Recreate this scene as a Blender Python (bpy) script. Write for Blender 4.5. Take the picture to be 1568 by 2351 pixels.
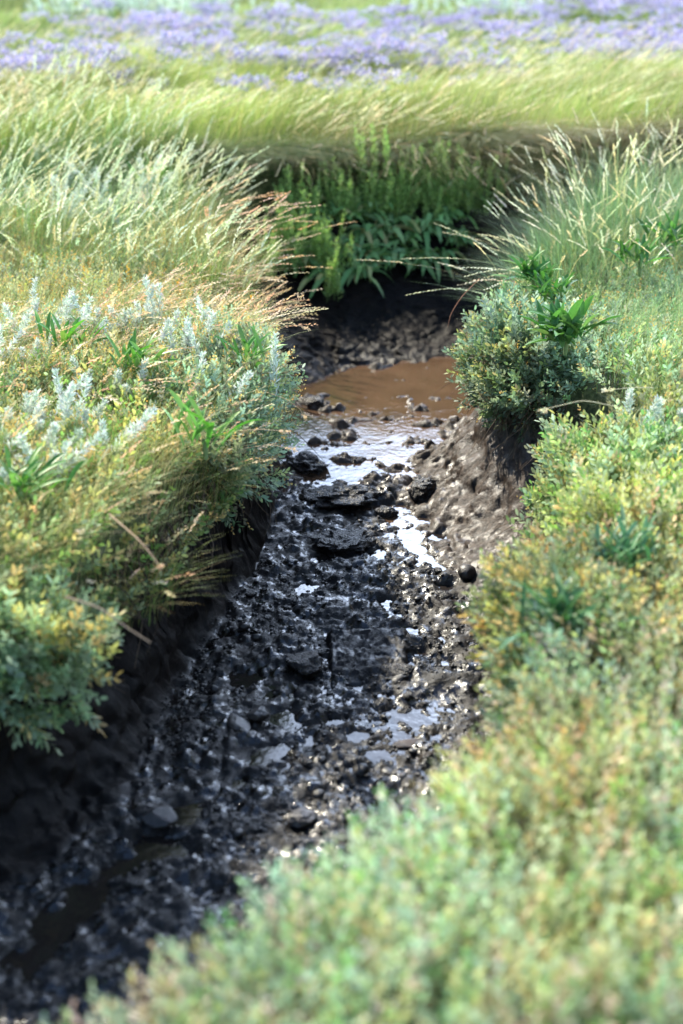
import bpy, math, random
import numpy as np

rng = np.random.default_rng(7)
random.seed(7)
R = math.radians
for o in list(bpy.data.objects):
    bpy.data.objects.remove(o)
scene = bpy.context.scene
col = scene.collection

# ------------------------------------------------------------------ camera
PITCH = 25.0
CAM_Z = 1.6
cd = bpy.data.cameras.new("Camera")
cam = bpy.data.objects.new("Camera", cd)
col.objects.link(cam)
cam.location = (0, 0, CAM_Z)
cam.rotation_euler = (R(90 - PITCH), 0, 0)
cd.sensor_fit = 'VERTICAL'
cd.sensor_height = 36
cd.lens = 50
cd.clip_start = 0.05
cd.clip_end = 2000
cd.dof.use_dof = True
cd.dof.focus_distance = 4.85
cd.dof.aperture_fstop = 1.55
scene.camera = cam

# ------------------------------------------------------------------ light
SUN_AZ = 33.0      # degrees to the left of straight ahead
SUN_EL = 41.0
sdir = np.array([-math.sin(R(SUN_AZ)) * math.cos(R(SUN_EL)), math.cos(R(SUN_AZ)) * math.cos(R(SUN_EL)), math.sin(R(SUN_EL))])
sl = bpy.data.lights.new("Sun", 'SUN')
sl.energy = 5.0
sl.angle = R(0.53)
sl.color = (1.0, 0.925, 0.76)
so = bpy.data.objects.new("Sun", sl)
col.objects.link(so)
from mathutils import Vector
so.rotation_euler = Vector(sdir).to_track_quat('Z', 'Y').to_euler()
so.location = (-4, 5, 8)

w = bpy.data.worlds.new("World")
scene.world = w
w.use_nodes = True
nt = w.node_tree
nt.nodes.clear()
def N(tree, t, **kw):
    n = tree.nodes.new(t)
    for k, v in kw.items():
        setattr(n, k, v)
    return n
out = N(nt, 'ShaderNodeOutputWorld')
bg = N(nt, 'ShaderNodeBackground')
bg.inputs['Strength'].default_value = 0.125
sky = N(nt, 'ShaderNodeTexSky', sky_type='NISHITA')
sky.sun_disc = False
sky.sun_elevation = R(SUN_EL)
sky.sun_rotation = R(-SUN_AZ)
sky.air_density = 1.0
sky.ozone_density = 3.5
sky.dust_density = 0.4
tc = N(nt, 'ShaderNodeTexCoord')
mp = N(nt, 'ShaderNodeMapping')
mp.inputs['Scale'].default_value = (1.0, 1.0, 2.0)
mp.inputs['Location'].default_value = (.4, .3, .35)
nz = N(nt, 'ShaderNodeTexNoise')
nz.inputs['Scale'].default_value = 2.6
nz.inputs['Detail'].default_value = 7
nz.inputs['Roughness'].default_value = 0.55
rp = N(nt, 'ShaderNodeValToRGB')
rp.color_ramp.elements[0].position = 0.38
rp.color_ramp.elements[1].position = 0.54
mx = N(nt, 'ShaderNodeMixRGB')
mx.inputs['Color2'].default_value = (36, 43, 56, 1)      # unseen white cloud, brightened for the puddle reflections
nt.links.new(tc.outputs['Generated'], mp.inputs['Vector'])
nt.links.new(mp.outputs[0], nz.inputs['Vector'])
nt.links.new(nz.outputs['Fac'], rp.inputs[0])
sx = N(nt, 'ShaderNodeSeparateXYZ')
nt.links.new(tc.outputs['Generated'], sx.inputs[0])
def mrange(src, a, b, c, d):
    n = N(nt, 'ShaderNodeMapRange', interpolation_type='SMOOTHSTEP')
    for k, v in zip(('From Min', 'From Max', 'To Min', 'To Max'), (a, b, c, d)):
        n.inputs[k].default_value = v
    nt.links.new(src, n.inputs['Value'])
    return n.outputs[0]
def mul(a, b):
    n = N(nt, 'ShaderNodeMath', operation='MULTIPLY')
    nt.links.new(a, n.inputs[0]); nt.links.new(b, n.inputs[1])
    return n.outputs[0]
# unseen cumulus bank, shaped for white reflections in the mud, thinning out higher up
lowband = mrange(sx.outputs['Z'], .46, .74, 1.0, .03)
ahead = mrange(sx.outputs['Y'], .45, .85, .12, 1.0)
rightward = mrange(sx.outputs['X'], -.20, .04, .10, 1.0)  # fades the cloud out leftward so the left mud reflects blue
nt.links.new(mul(mul(mul(rp.outputs[0], lowband), ahead), rightward), mx.inputs['Fac'])
nt.links.new(sky.outputs[0], mx.inputs['Color1'])
nt.links.new(mx.outputs[0], bg.inputs[0])
nt.links.new(bg.outputs[0], out.inputs[0])

scene.view_settings.view_transform = 'Standard'
scene.view_settings.look = 'None'
scene.view_settings.exposure = 1.2
scene.view_settings.gamma = 1
scene.view_settings.use_curve_mapping = False
scene.cycles.max_bounces = 7
scene.cycles.diffuse_bounces = 4
scene.cycles.glossy_bounces = 2
scene.cycles.transmission_bounces = 4
scene.cycles.caustics_reflective = False
scene.cycles.caustics_refractive = False
scene.cycles.sample_clamp_indirect = 6
scene.cycles.use_denoising = True

# ------------------------------------------------------------------ helpers
def Pw(px, py, z):
    """point of the place seen at this spot of the photograph (1568 x 2351 scale) at height z"""
    X = (px - 784) / 3265.0
    Y = -(py - 1175.5) / 3265.0
    p = R(PITCH)
    d = np.array([X, math.cos(p) + Y * math.sin(p), -math.sin(p) + Y * math.cos(p)])
    t = (z - CAM_Z) / d[2]
    return np.array([0, 0, CAM_Z]) + d * t

_perm = np.random.default_rng(3).random((64, 64, 64)).astype(np.float32)
def vnoise(x, y, z=0.0):
    x, y, z = np.broadcast_arrays(np.asarray(x, float), np.asarray(y, float), np.asarray(z, float))
    xi, yi, zi = np.floor(x).astype(int), np.floor(y).astype(int), np.floor(z).astype(int)
    fx, fy, fz = x - xi, y - yi, z - zi
    fx, fy, fz = [f * f * f * (f * (f * 6 - 15) + 10) for f in (fx, fy, fz)]
    r = 0
    for a in (0, 1):
        for b in (0, 1):
            for c in (0, 1):
                r = r + _perm[(xi + a) & 63, (yi + b) & 63, (zi + c) & 63] * (fx if a else 1 - fx) * (fy if b else 1 - fy) * (fz if c else 1 - fz)
    return r * 2 - 1
def fbm(x, y, z=0.0, o=4, g=0.5):
    s, a, t = 0, 1, 0
    for i in range(o):
        s = s + a * vnoise(x * 2 ** i + 17.3 * i, y * 2 ** i + 5.1 * i, np.asarray(z) * 2 ** i + 9.7 * i)
        t += a
        a *= g
    return s / t
def sstep(a, b, x):
    t = np.clip((x - a) / (b - a), 0, 1)
    return t * t * (3 - 2 * t)

def chaikin(p, n=2):
    p = np.array(p, float)
    for _ in range(n):
        q = np.roll(p, -1, 0)
        p = np.stack([p * .75 + q * .25, p * .25 + q * .75], 1).reshape(-1, 2)
    return p
# the edge of the turf round the creek and the edge of its flat floor
TOP = chaikin([(-4, 2.15), (-2, 2.5), (-1.3, 2.74), (-.98, 2.9), (-.78, 3.1), (-.66, 3.35), (-.55, 3.65), (-.46, 3.95), (-.36, 4.3), (-.3, 4.7), (-.33, 5.1), (-.42, 5.5),
       (-.55, 5.9), (-.72, 6.4), (-.85, 7.0), (-.85, 7.4), (-.55, 7.7), (-.1, 7.82), (.5, 7.86), (1.1, 7.95), (1.7, 8.1), (2.6, 8.3), (5, 8.7),
       (5, 7.5), (2.6, 7.4), (1.6, 7.0), (1.0, 6.5), (.8, 5.8), (.66, 5.3), (.62, 4.9), (.70, 4.68), (.88, 4.52), (.90, 4.3), (.76, 4.12), (.68, 3.9), (.68, 3.6), (.64, 3.35),
       (.57, 3.1), (.49, 2.8), (.43, 2.5), (.36, 2.3), (.19, 2.1), (.03, 1.93), (-.13, 1.80), (-.28, 1.64), (-.48, 1.49), (-.85, 1.15), (-1.5, .7), (-4, 0)])
FLOOR = chaikin([(-4, 1.6), (-2, 2.0), (-1.3, 2.2), (-.85, 2.5), (-.56, 2.88), (-.5, 3.2), (-.46, 3.6), (-.36, 3.95), (-.29, 4.35), (-.24, 4.8), (-.26, 5.4), (-.24, 5.9),
       (-.02, 6.2), (.3, 6.4), (.7, 6.6), (1.2, 6.95), (2.5, 7.75), (4.8, 8.0), (4.8, 7.8), (2.6, 7.55), (1.45, 6.98), (.98, 6.42), (.68, 5.9), (.42, 5.6), (.20, 5.3), (.20, 4.95),
       (.28, 4.62), (.38, 4.3), (.42, 3.95), (.42, 3.5), (.37, 3.1), (.32, 2.7), (.25, 2.42), (.06, 2.2), (-.14, 2.08), (-.32, 1.9), (-.58, 1.7), (-1.0, 1.45), (-1.6, 1.1), (-4, .5)])

def sdist(x, y, poly):
    """distance to the polygon, positive inside"""
    x = np.asarray(x, float); y = np.asarray(y, float)
    sh = x.shape
    x = x.ravel(); y = y.ravel()
    best = np.full(x.shape, 1e9)
    ins = np.zeros(x.shape, bool)
    a = poly; b = np.roll(poly, -1, 0)
    for (ax, ay), (bx, by) in zip(a, b):
        ex, ey = bx - ax, by - ay
        L = ex * ex + ey * ey + 1e-12
        t = np.clip(((x - ax) * ex + (y - ay) * ey) / L, 0, 1)
        d = (x - ax - t * ex) ** 2 + (y - ay - t * ey) ** 2
        best = np.minimum(best, d)
        c = ((ay > y) != (by > y)) & (x < (bx - ax) * (y - ay) / (by - ay + 1e-12) + ax)
        ins ^= c
    d = np.sqrt(best)
    return np.where(ins, d, -d).reshape(sh)

WATER_Z = -0.632
# low places that hold water: (photo x, photo y, radius m, depth m)
LOWS = [(905, 1200, .030, .05), (935, 1225, .034, .05), (960, 1262, .028, .05), (1000, 1305, .032, .05), (1025, 1350, .028, .05), (1010, 1235, .028, .03), (870, 1270, .035, .02), (985, 1190, .04, .03),
        (730, 1280, .06, .02), (700, 1350, .07, .018), (1075, 1410, .05, .03), (940, 1450, .032, .04), (960, 1500, .035, .04), (935, 1530, .03, .04), (1010, 1470, .04, .03), (1020, 1520, .04, .03),
        (890, 1385, .04, .03), (600, 1600, .06, .02), (560, 1560, .05, .02), (650, 1650, .05, .02), (770, 1655, .035, .03), (825, 1695, .03, .035), (970, 1650, .028, .028), (1000, 1700, .025, .026), (945, 1243, .03, .05), (980, 1284, .026, .05), (1042, 1378, .02, .04), (870, 1730, .035, .026), (890, 1600, .025, .022), (640, 1720, .03, .025), (720, 1700, .03, .02), (560, 1800, .03, .022),
        (600, 1740, .04, .03), (680, 1600, .035, .02),
        (340, 1940, .055, .05), (270, 2000, .055, .05), (200, 2060, .055, .05), (400, 1960, .05, .03), (130, 2120, .055, .05), (420, 1870, .05, .04), (480, 2060, .06, .03), (60, 2200, .09, .03), (560, 2080, .05, .02)]
LOWW = [(Pw(a, b, -.63)[:2], r, d) for a, b, r, d in LOWS]

def ground_z(x, y, fine=True):
    x = np.asarray(x, float); y = np.asarray(y, float)
    wob = 0.03 * vnoise(x * 4.1, y * 4.1, 2.2) + .015 * vnoise(x * 11, y * 11, 5.2)
    dt = sdist(x, y, TOP) + wob
    df = sdist(x, y, FLOOR) + wob * .6
    t = np.clip(dt / np.maximum(dt - df, 1e-4), 0, 1)
    t = np.where(df > 0, 1.0, np.where(dt < 0, 0.0, t))
    far_slope = sstep(5.6, 6.6, y)
    k = 2.3 * (1 - far_slope) + 1.5 * far_slope
    s = 1 - (1 - t) ** k
    top = -0.10 + 0.05 * fbm(x * .9, y * .9, 1.0, 3) + 0.03 * vnoise(x * 2.7, y * 2.7, 4)
    # meadow rises very gently away from the creek
    top = top + 0.17 * sstep(6.9, 8.0, y)
    floor = -0.607 + 0.026 * fbm(x * 5, y * 5, 7.0, 3) - .012 * np.exp(-((x - (.16 + .06 * np.sin(y * 3.1))) / .16) ** 2) * sstep(2.6, 3.0, y) * sstep(5.3, 4.7, y)
    if fine:
        floor = floor + 0.030 * np.abs(fbm(x * 17, y * 17, 3.0, 4, .55)) * 1.3 - .012 + .004 * vnoise(x * 42, y * 42, 1.3) + .003 * vnoise(x * 100, y * 100, 6.3)
    low = 0
    for (c, r, d) in LOWW:
        rr = ((x - c[0]) ** 2 + (y - c[1]) ** 2) / (r * r)
        low = low + d * np.exp(-rr * 1.2)
    pmid = sstep(4.75, 5.0, y) * sstep(6.25, 5.85, y)
    pool = sstep(4.7, 5.45, y) * 0.044 - pmid * .070 * np.clip(fbm(x * 9, y * 15, 8.0, 4, .6) + .05, -.1, .5)
    floor = floor - np.minimum(low, .055) - pool
    z = top * (1 - s) + floor * s
    if fine:
        wall = 4 * t * (1 - t)
        z = z + wall * (1 - .75 * far_slope) * (1 - .45 * sstep(.1, .4, x) * sstep(4.0, 4.4, y)) * (0.020 * fbm(x * 9, y * 9, 2.0, 4, .6) + .005 * vnoise(x * 34, y * 34, 9) + .007 * vnoise(x * 62 + 3 * vnoise(x * 9, y * 9), y * 41, 3))
    return z, dt, df

def hit(px, py):
    """where the sight line through this spot of the photograph meets the ground"""
    a = Pw(px, py, .2); b = Pw(px, py, -.7)
    t = np.linspace(0, 1, 240)[:, None]
    q = a * (1 - t) + b * t
    gz = ground_z(q[:, 0], q[:, 1], False)[0]
    i = int(np.argmax(q[:, 2] <= gz))
    return q[i]

# ---- mesh building ---------------------------------------------------------
def make_mesh(name, V, F, mats, C=None, smooth=False, face_mat=None):
    me = bpy.data.meshes.new(name)
    V = np.asarray(V, np.float32)
    F = np.asarray(F, np.int32)
    k = F.shape[1]
    me.vertices.add(len(V))
    me.vertices.foreach_set('co', V.ravel())
    me.loops.add(F.size)
    me.loops.foreach_set('vertex_index', F.ravel())
    me.polygons.add(len(F))
    me.polygons.foreach_set('loop_start', np.arange(0, F.size, k, dtype=np.int32))
    me.polygons.foreach_set('loop_total', np.full(len(F), k, np.int32))
    if smooth:
        me.polygons.foreach_set('use_smooth', np.ones(len(F), bool))
    me.update(calc_edges=True)
    if C is not None:
        ca = me.color_attributes.new('Col', 'FLOAT_COLOR', 'POINT')
        a = np.ones((len(V), 4), np.float32)
        a[:, :3] = np.clip(C, 0, 1)
        ca.data.foreach_set('color', a.ravel())
    for m in (mats if isinstance(mats, (list, tuple)) else [mats]):
        me.materials.append(m)
    me.validate()
    return me
def link(name, me, parent=None, loc=None):
    o = bpy.data.objects.new(name, me)
    col.objects.link(o)
    if loc is not None:
        o.location = loc
    if parent is not None:
        o.parent = parent
    return o
def tag(o, label=None, cat=None, group=None, kind=None):
    if label: o['label'] = label
    if cat: o['category'] = cat
    if group: o['group'] = group
    if kind: o['kind'] = kind
    return o
def empty(name, loc, label, cat, group=None):
    o = bpy.data.objects.new(name, None)
    o.empty_display_size = .05
    col.objects.link(o)
    o.location = loc
    return tag(o, label, cat, group)

class Geo:
    """collects triangle soups"""
    def __init__(self):
        self.V, self.F, self.C, self.n = [], [], [], 0
    def add(self, V, F, C):
        self.V.append(V); self.F.append(F + self.n); self.C.append(np.broadcast_to(C, V.shape)); self.n += len(V)
    def build(self, name, mat, parent=None, origin=(0, 0, 0), smooth=False):
        V = np.concatenate(self.V) - np.asarray(origin)
        me = make_mesh(name, V, np.concatenate(self.F), mat, np.concatenate(self.C), smooth)
        return link(name, me, parent, None if parent is not None else origin)

def unit(v):
    return v / (np.linalg.norm(v, axis=-1, keepdims=True) + 1e-9)
def rand_unit(n, g=rng):
    return unit(g.normal(size=(n, 3)))

LEAF_F = np.array([[0, 1, 2], [1, 3, 4], [1, 4, 2], [3, 5, 4]])
def leaves(P, D, L, W, C, g=rng, bend=.15, shape=(.35, .75), twist=None):
    """flat pointed leaves: base P, direction D, length L, width W, colour C"""
    P = np.asarray(P, float); n = len(P)
    D = unit(np.asarray(D, float))
    L = np.broadcast_to(L, (n,))[:, None]; W = np.broadcast_to(W, (n,))[:, None]
    q = rand_unit(n, g) if twist is None else twist
    S = unit(np.cross(D, q)); U = np.cross(S, D)
    a, b = shape
    V = np.stack([P,
                  P + D * L * a + S * W * .5 + U * L * bend * .6,
                  P + D * L * a - S * W * .5 + U * L * bend * .6,
                  P + D * L * b + S * W * .42 + U * L * bend * .7,
                  P + D * L * b - S * W * .42 + U * L * bend * .7,
                  P + D * L], 1).reshape(-1, 3)
    F = (LEAF_F[None] + (np.arange(n) * 6)[:, None, None]).reshape(-1, 3)
    C = np.repeat(np.broadcast_to(C, (n, 3)), 6, 0)
    return V, F, C

def curve_pts(P, H, D, lean, t):
    """points of a stalk that starts upright at P and bends towards D"""
    up = np.array([0, 0, 1.0])
    return P + H * (up * (t - .45 * lean * t ** 2) + D * (lean * t ** 1.8))
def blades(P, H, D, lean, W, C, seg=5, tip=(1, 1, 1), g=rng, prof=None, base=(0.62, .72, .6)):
    P = np.asarray(P, float); n = len(P)
    H = np.broadcast_to(H, (n,))[:, None]; W = np.broadcast_to(W, (n,))[:, None]; lean = np.broadcast_to(lean, (n,))[:, None]
    S = rand_unit(n, g); S[:, 2] *= .25
    S = unit(np.cross(D, np.array([0, 0, 1.0])) + .6 * S)
    VV, CC = [], []
    for i in range(seg + 1):
        t = i / seg
        c = curve_pts(P, H, D, lean, t)
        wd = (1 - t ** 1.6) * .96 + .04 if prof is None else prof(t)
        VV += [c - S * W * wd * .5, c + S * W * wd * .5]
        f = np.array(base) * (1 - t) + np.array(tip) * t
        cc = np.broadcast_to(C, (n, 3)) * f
        CC += [cc, cc]
    k = 2 * (seg + 1)
    V = np.stack(VV, 1).reshape(-1, 3); Cc = np.stack(CC, 1).reshape(-1, 3)
    fs = []
    for i in range(seg):
        a = 2 * i
        fs += [[a, a + 1, a + 3], [a, a + 3, a + 2]]
    F = (np.array(fs)[None] + (np.arange(n) * k)[:, None, None]).reshape(-1, 3)
    return V, F, Cc
def ears(P, H, D, lean, C, ear=.09, k=16, size=.012, g=rng, loose=.35, t0=None):
    """spikelets along the top of the same stalks"""
    n = len(P)
    H = np.broadcast_to(H, (n,)); lean = np.broadcast_to(lean, (n,))
    e = np.broadcast_to(ear, (n,)) / H
    js = np.linspace(0, 1, k)
    out_P, out_D, out_C, out_L = [], [], [], []
    Dn = np.asarray(D)
    side = unit(np.cross(Dn, [0, 0, 1.0]) + 1e-6)
    for i, j in enumerate(js):
        t = (1 - e * (1 - j))[:, None]
        p = curve_pts(P, H[:, None], Dn, lean[:, None], t)
        p2 = curve_pts(P, H[:, None], Dn, lean[:, None], t + .02)
        tan = unit(p2 - p)
        s = side * (1 if i % 2 else -1) + .5 * rand_unit(n, g)
        out_P.append(p + s * .0012); out_D.append(tan + s * loose)
        out_L.append(size * (1.05 - .5 * abs(j - .4)) * (.85 + .3 * g.random(n)))
        out_C.append(np.broadcast_to(C, (n, 3)) * (.85 + .3 * g.random((n, 1))))
    Ls = np.concatenate(out_L)
    return leaves(np.concatenate(out_P), np.concatenate(out_D), Ls, Ls * .38, np.concatenate(out_C), g, .1, (.3, .6))

def mixc(n, cols, wts, jit=.12, g=rng):
    cols = np.array(cols, float)
    idx = g.choice(len(cols), n, p=np.array(wts) / np.sum(wts))
    c = cols[idx] * (1 + jit * g.normal(size=(n, 1)))
    c = c * (1 + .05 * g.normal(size=(n, 3)))
    return np.clip(c, .005, .95)

# ------------------------------------------------------------------ materials
def new_mat(name):
    m = bpy.data.materials.new(name)
    m.use_nodes = True
    m.node_tree.nodes.clear()
    return m, m.node_tree
def foliage(name, rough=.5, trans=.4, spec=.4):
    m, t = new_mat(name)
    o = N(t, 'ShaderNodeOutputMaterial')
    a = N(t, 'ShaderNodeVertexColor', layer_name='Col')
    p = N(t, 'ShaderNodeBsdfPrincipled')
    p.inputs['Roughness'].default_value = rough
    p.inputs['Specular IOR Level'].default_value = spec
    tr = N(t, 'ShaderNodeBsdfTranslucent')
    hs = N(t, 'ShaderNodeHueSaturation')
    hs.inputs['Saturation'].default_value = 1.12
    hs.inputs['Value'].default_value = 1.2
    mix = N(t, 'ShaderNodeMixShader')
    mix.inputs[0].default_value = trans
    # fine streaks and mottling
    tcn = N(t, 'ShaderNodeTexCoord')
    no = N(t, 'ShaderNodeTexNoise')
    no.inputs['Scale'].default_value = 120
    mr = N(t, 'ShaderNodeMapRange')
    mr.inputs['To Min'].default_value = .75
    mr.inputs['To Max'].default_value = 1.25
    mu = N(t, 'ShaderNodeMixRGB', blend_type='MULTIPLY')
    mu.inputs['Fac'].default_value = 1
    t.links.new(tcn.outputs['Object'], no.inputs['Vector'])
    t.links.new(no.outputs['Fac'], mr.inputs['Value'])
    t.links.new(a.outputs[0], mu.inputs['Color1'])
    t.links.new(mr.outputs[0], mu.inputs['Color2'])
    t.links.new(mu.outputs[0], p.inputs['Base Color'])
    t.links.new(mu.outputs[0], hs.inputs['Color'])
    t.links.new(hs.outputs[0], tr.inputs['Color'])
    t.links.new(p.outputs[0], mix.inputs[1])
    t.links.new(tr.outputs[0], mix.inputs[2])
    t.links.new(mix.outputs[0], o.inputs[0])
    return m
M_LEAF = foliage('purslane_leaf', .55, .34, .35)
M_GRASS = foliage('grass_blade', .5, .30, .3)
M_DRY = foliage('seed_head', .7, .32, .15)
M_GLOSS = foliage('aster_leaf', .42, .25, .35)
M_SILVER = foliage('wormwood_felt', .85, .3, .1)
M_FLOWER = foliage('lavender_flower', .7, .4, .1)
M_STEM = foliage('stem_and_root', .75, .0, .25)

def mud_material():
    m, t = new_mat('wet_mud_and_soil')
    o = N(t, 'ShaderNodeOutputMaterial')
    p = N(t, 'ShaderNodeBsdfPrincipled')
    tcn = N(t, 'ShaderNodeTexCoord')
    def noise(sc, det=5, ro=.6, dist=0):
        n = N(t, 'ShaderNodeTexNoise')
        n.inputs['Scale'].default_value = sc
        n.inputs['Detail'].default_value = det
        n.inputs['Roughness'].default_value = ro
        n.inputs['Distortion'].default_value = dist
        t.links.new(tcn.outputs['Object'], n.inputs['Vector'])
        return n
    n1 = noise(7, 6); n2 = noise(45, 6); n3 = noise(160, 6, .7); n4 = noise(3.1, 4)
    cr = N(t, 'ShaderNodeValToRGB')
    cr.color_ramp.elements[0].position = .35
    cr.color_ramp.elements[0].color = (.004, .0034, .0032, 1)
    cr.color_ramp.elements[1].position = .72
    cr.color_ramp.elements[1].color = (.014, .010, .008, 1)
    t.links.new(n1.outputs['Fac'], cr.inputs[0])
    # silt: browner on the slopes on the right and round the pool (its own attribute)
    at = N(t, 'ShaderNodeVertexColor', layer_name='Col')
    sp = N(t, 'ShaderNodeSeparateColor')
    t.links.new(at.outputs[0], sp.inputs[0])
    silt = N(t, 'ShaderNodeMixRGB')
    silt.inputs['Color2'].default_value = (.088, .062, .046, 1)
    mm = N(t, 'ShaderNodeMath', operation='MULTIPLY')
    t.links.new(sp.outputs[0], mm.inputs[0]); 
    mr = N(t, 'ShaderNodeMapRange')
    mr.inputs['From Min'].default_value = .3; mr.inputs['From Max'].default_value = .75
    t.links.new(n2.outputs['Fac'], mr.inputs['Value'])
    t.links.new(mr.outputs[0], mm.inputs[1])
    t.links.new(mm.outputs[0], silt.inputs['Fac'])
    t.links.new(cr.outputs[0], silt.inputs['Color1'])
    # turf soil and thatch between the plants
    soil = N(t, 'ShaderNodeMixRGB')
    sc = N(t, 'ShaderNodeValToRGB')
    sc.color_ramp.elements[0].position = .35
    sc.color_ramp.elements[0].color = (.035, .045, .016, 1)
    sc.color_ramp.elements[1].position = .65
    sc.color_ramp.elements[1].color = (.12, .13, .05, 1)
    t.links.new(n2.outputs['Fac'], sc.inputs[0])
    t.links.new(sp.outputs[1], soil.inputs['Fac'])
    t.links.new(silt.outputs[0], soil.inputs['Color1'])
    t.links.new(sc.outputs[0], soil.inputs['Color2'])
    t.links.new(soil.outputs[0], p.inputs['Base Color'])
    # wetness
    # a broken film of water lies over duller mud
    n5 = noise(20, 10, .68, .4)
    film = N(t, 'ShaderNodeMapRange', interpolation_type='SMOOTHSTEP')
    film.inputs['From Min'].default_value = .44; film.inputs['From Max'].default_value = .60
    t.links.new(n5.outputs['Fac'], film.inputs['Value'])
    def mth(op, a_, b_):
        n = N(t, 'ShaderNodeMath', operation=op)
        for i_, v in enumerate((a_, b_)):
            if isinstance(v, (int, float)): n.inputs[i_].default_value = v
            else: t.links.new(v, n.inputs[i_])
        n.use_clamp = True
        return n.outputs[0]
    wet = mth('MULTIPLY', film.outputs[0], mth('SUBTRACT', 1.0, mth('MULTIPLY', sp.outputs[2], 1.3)))
    inv = mth('SUBTRACT', 1.0, wet)
    t.links.new(mth('ADD', .13, mth('MULTIPLY', inv, .40)), p.inputs['Roughness'])
    t.links.new(mth('ADD', mth('SUBTRACT', .34, mth('MULTIPLY', sp.outputs[2], .28)), mth('MULTIPLY', wet, .35)), p.inputs['Specular IOR Level'])
    b1 = N(t, 'ShaderNodeBump'); b1.inputs['Distance'].default_value = .007
    b2 = N(t, 'ShaderNodeBump'); b2.inputs['Distance'].default_value = .004
    t.links.new(mth('ADD', .35, mth('MULTIPLY', inv, .55)), b1.inputs['Strength'])
    t.links.new(mth('ADD', .12, mth('MULTIPLY', inv, .75)), b2.inputs['Strength'])
    t.links.new(n2.outputs['Fac'], b1.inputs['Height'])
    t.links.new(n3.outputs['Fac'], b2.inputs['Height'])
    t.links.new(b1.outputs[0], b2.inputs['Normal'])
    t.links.new(b2.outputs[0], p.inputs['Normal'])
    t.links.new(p.outputs[0], o.inputs[0])
    return m
M_MUD = mud_material()

def water_material():
    m, t = new_mat('silty_water')
    o = N(t, 'ShaderNodeOutputMaterial')
    p = N(t, 'ShaderNodeBsdfPrincipled')
    tcn = N(t, 'ShaderNodeTexCoord')
    at = N(t, 'ShaderNodeVertexColor', layer_name='Col')
    n = N(t, 'ShaderNodeTexNoise')
    n.inputs['Scale'].default_value = 9; n.inputs['Detail'].default_value = 4
    n2 = N(t, 'ShaderNodeTexNoise')
    n2.inputs['Scale'].default_value = 38; n2.inputs['Detail'].default_value = 3
    t.links.new(tcn.outputs['Object'], n.inputs['Vector'])
    t.links.new(tcn.outputs['Object'], n2.inputs['Vector'])
    mr = N(t, 'ShaderNodeMapRange'); mr.inputs['To Min'].default_value = .6; mr.inputs['To Max'].default_value = 1.4
    t.links.new(n.outputs['Fac'], mr.inputs['Value'])
    mu = N(t, 'ShaderNodeMixRGB', blend_type='MULTIPLY'); mu.inputs['Fac'].default_value = 1
    t.links.new(at.outputs[0], mu.inputs['Color1']); t.links.new(mr.outputs[0], mu.inputs['Color2'])
    t.links.new(mu.outputs[0], p.inputs['Base Color'])
    p.inputs['Roughness'].default_value = .05
    p.inputs['IOR'].default_value = 1.45
    p.inputs['Specular IOR Level'].default_value = .7
    b = N(t, 'ShaderNodeBump'); b.inputs['Strength'].default_value = .25; b.inputs['Distance'].default_value = .004
    t.links.new(n2.outputs['Fac'], b.inputs['Height'])
    t.links.new(b.outputs[0], p.inputs['Normal'])
    t.links.new(p.outputs[0], o.inputs[0])
    return m
M_WATER = water_material()

def rock_material(name, c1, c2, rough=(.15, .5), scale=30, dist=.004):
    m, t = new_mat(name)
    o = N(t, 'ShaderNodeOutputMaterial')
    p = N(t, 'ShaderNodeBsdfPrincipled')
    tcn = N(t, 'ShaderNodeTexCoord')
    g = N(t, 'ShaderNodeNewGeometry')
    n = N(t, 'ShaderNodeTexNoise'); n.inputs['Scale'].default_value = scale; n.inputs['Detail'].default_value = 7; n.inputs['Roughness'].default_value = .65
    t.links.new(g.outputs['Position'], n.inputs['Vector'])
    cr = N(t, 'ShaderNodeValToRGB')
    cr.color_ramp.elements[0].position = .35; cr.color_ramp.elements[0].color = (*c1, 1)
    cr.color_ramp.elements[1].position = .7; cr.color_ramp.elements[1].color = (*c2, 1)
    t.links.new(n.outputs['Fac'], cr.inputs[0]); t.links.new(cr.outputs[0], p.inputs['Base Color'])
    mr = N(t, 'ShaderNodeMapRange'); mr.inputs['To Min'].default_value = rough[0]; mr.inputs['To Max'].default_value = rough[1]
    t.links.new(n.outputs['Fac'], mr.inputs['Value']); t.links.new(mr.outputs[0], p.inputs['Roughness'])
    b = N(t, 'ShaderNodeBump'); b.inputs['Strength'].default_value = .8; b.inputs['Distance'].default_value = dist
    t.links.new(n.outputs['Fac'], b.inputs['Height']); t.links.new(b.outputs[0], p.inputs['Normal'])
    t.links.new(p.outputs[0], o.inputs[0])
    return m
M_CLOD = rock_material('wet_mud_clod', (.007, .006, .005), (.028, .020, .016), (.15, .4), 90, .012)
M_STONE = rock_material('wet_grey_stone', (.014, .012, .011), (.06, .050, .045), (.32, .6), 50, .003)
M_GRAVEL = rock_material('wet_gravel', (.006, .005, .005), (.028, .023, .020), (.28, .6), 60, .003)
M_RUST = rock_material('reddish_stone', (.016, .008, .006), (.035, .017, .012), (.5, .75), 60, .002)
M_PALE = rock_material('pale_tan_stone', (.30, .22, .15), (.5, .38, .27), (.2, .5), 60, .002)
M_WOOD = rock_material('waterlogged_wood', (.007, .006, .0055), (.024, .018, .015), (.18, .5), 40, .006)
M_TWIG = rock_material('dry_twig', (.20, .13, .09), (.45, .33, .24), (.5, .8), 90, .001)

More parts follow.
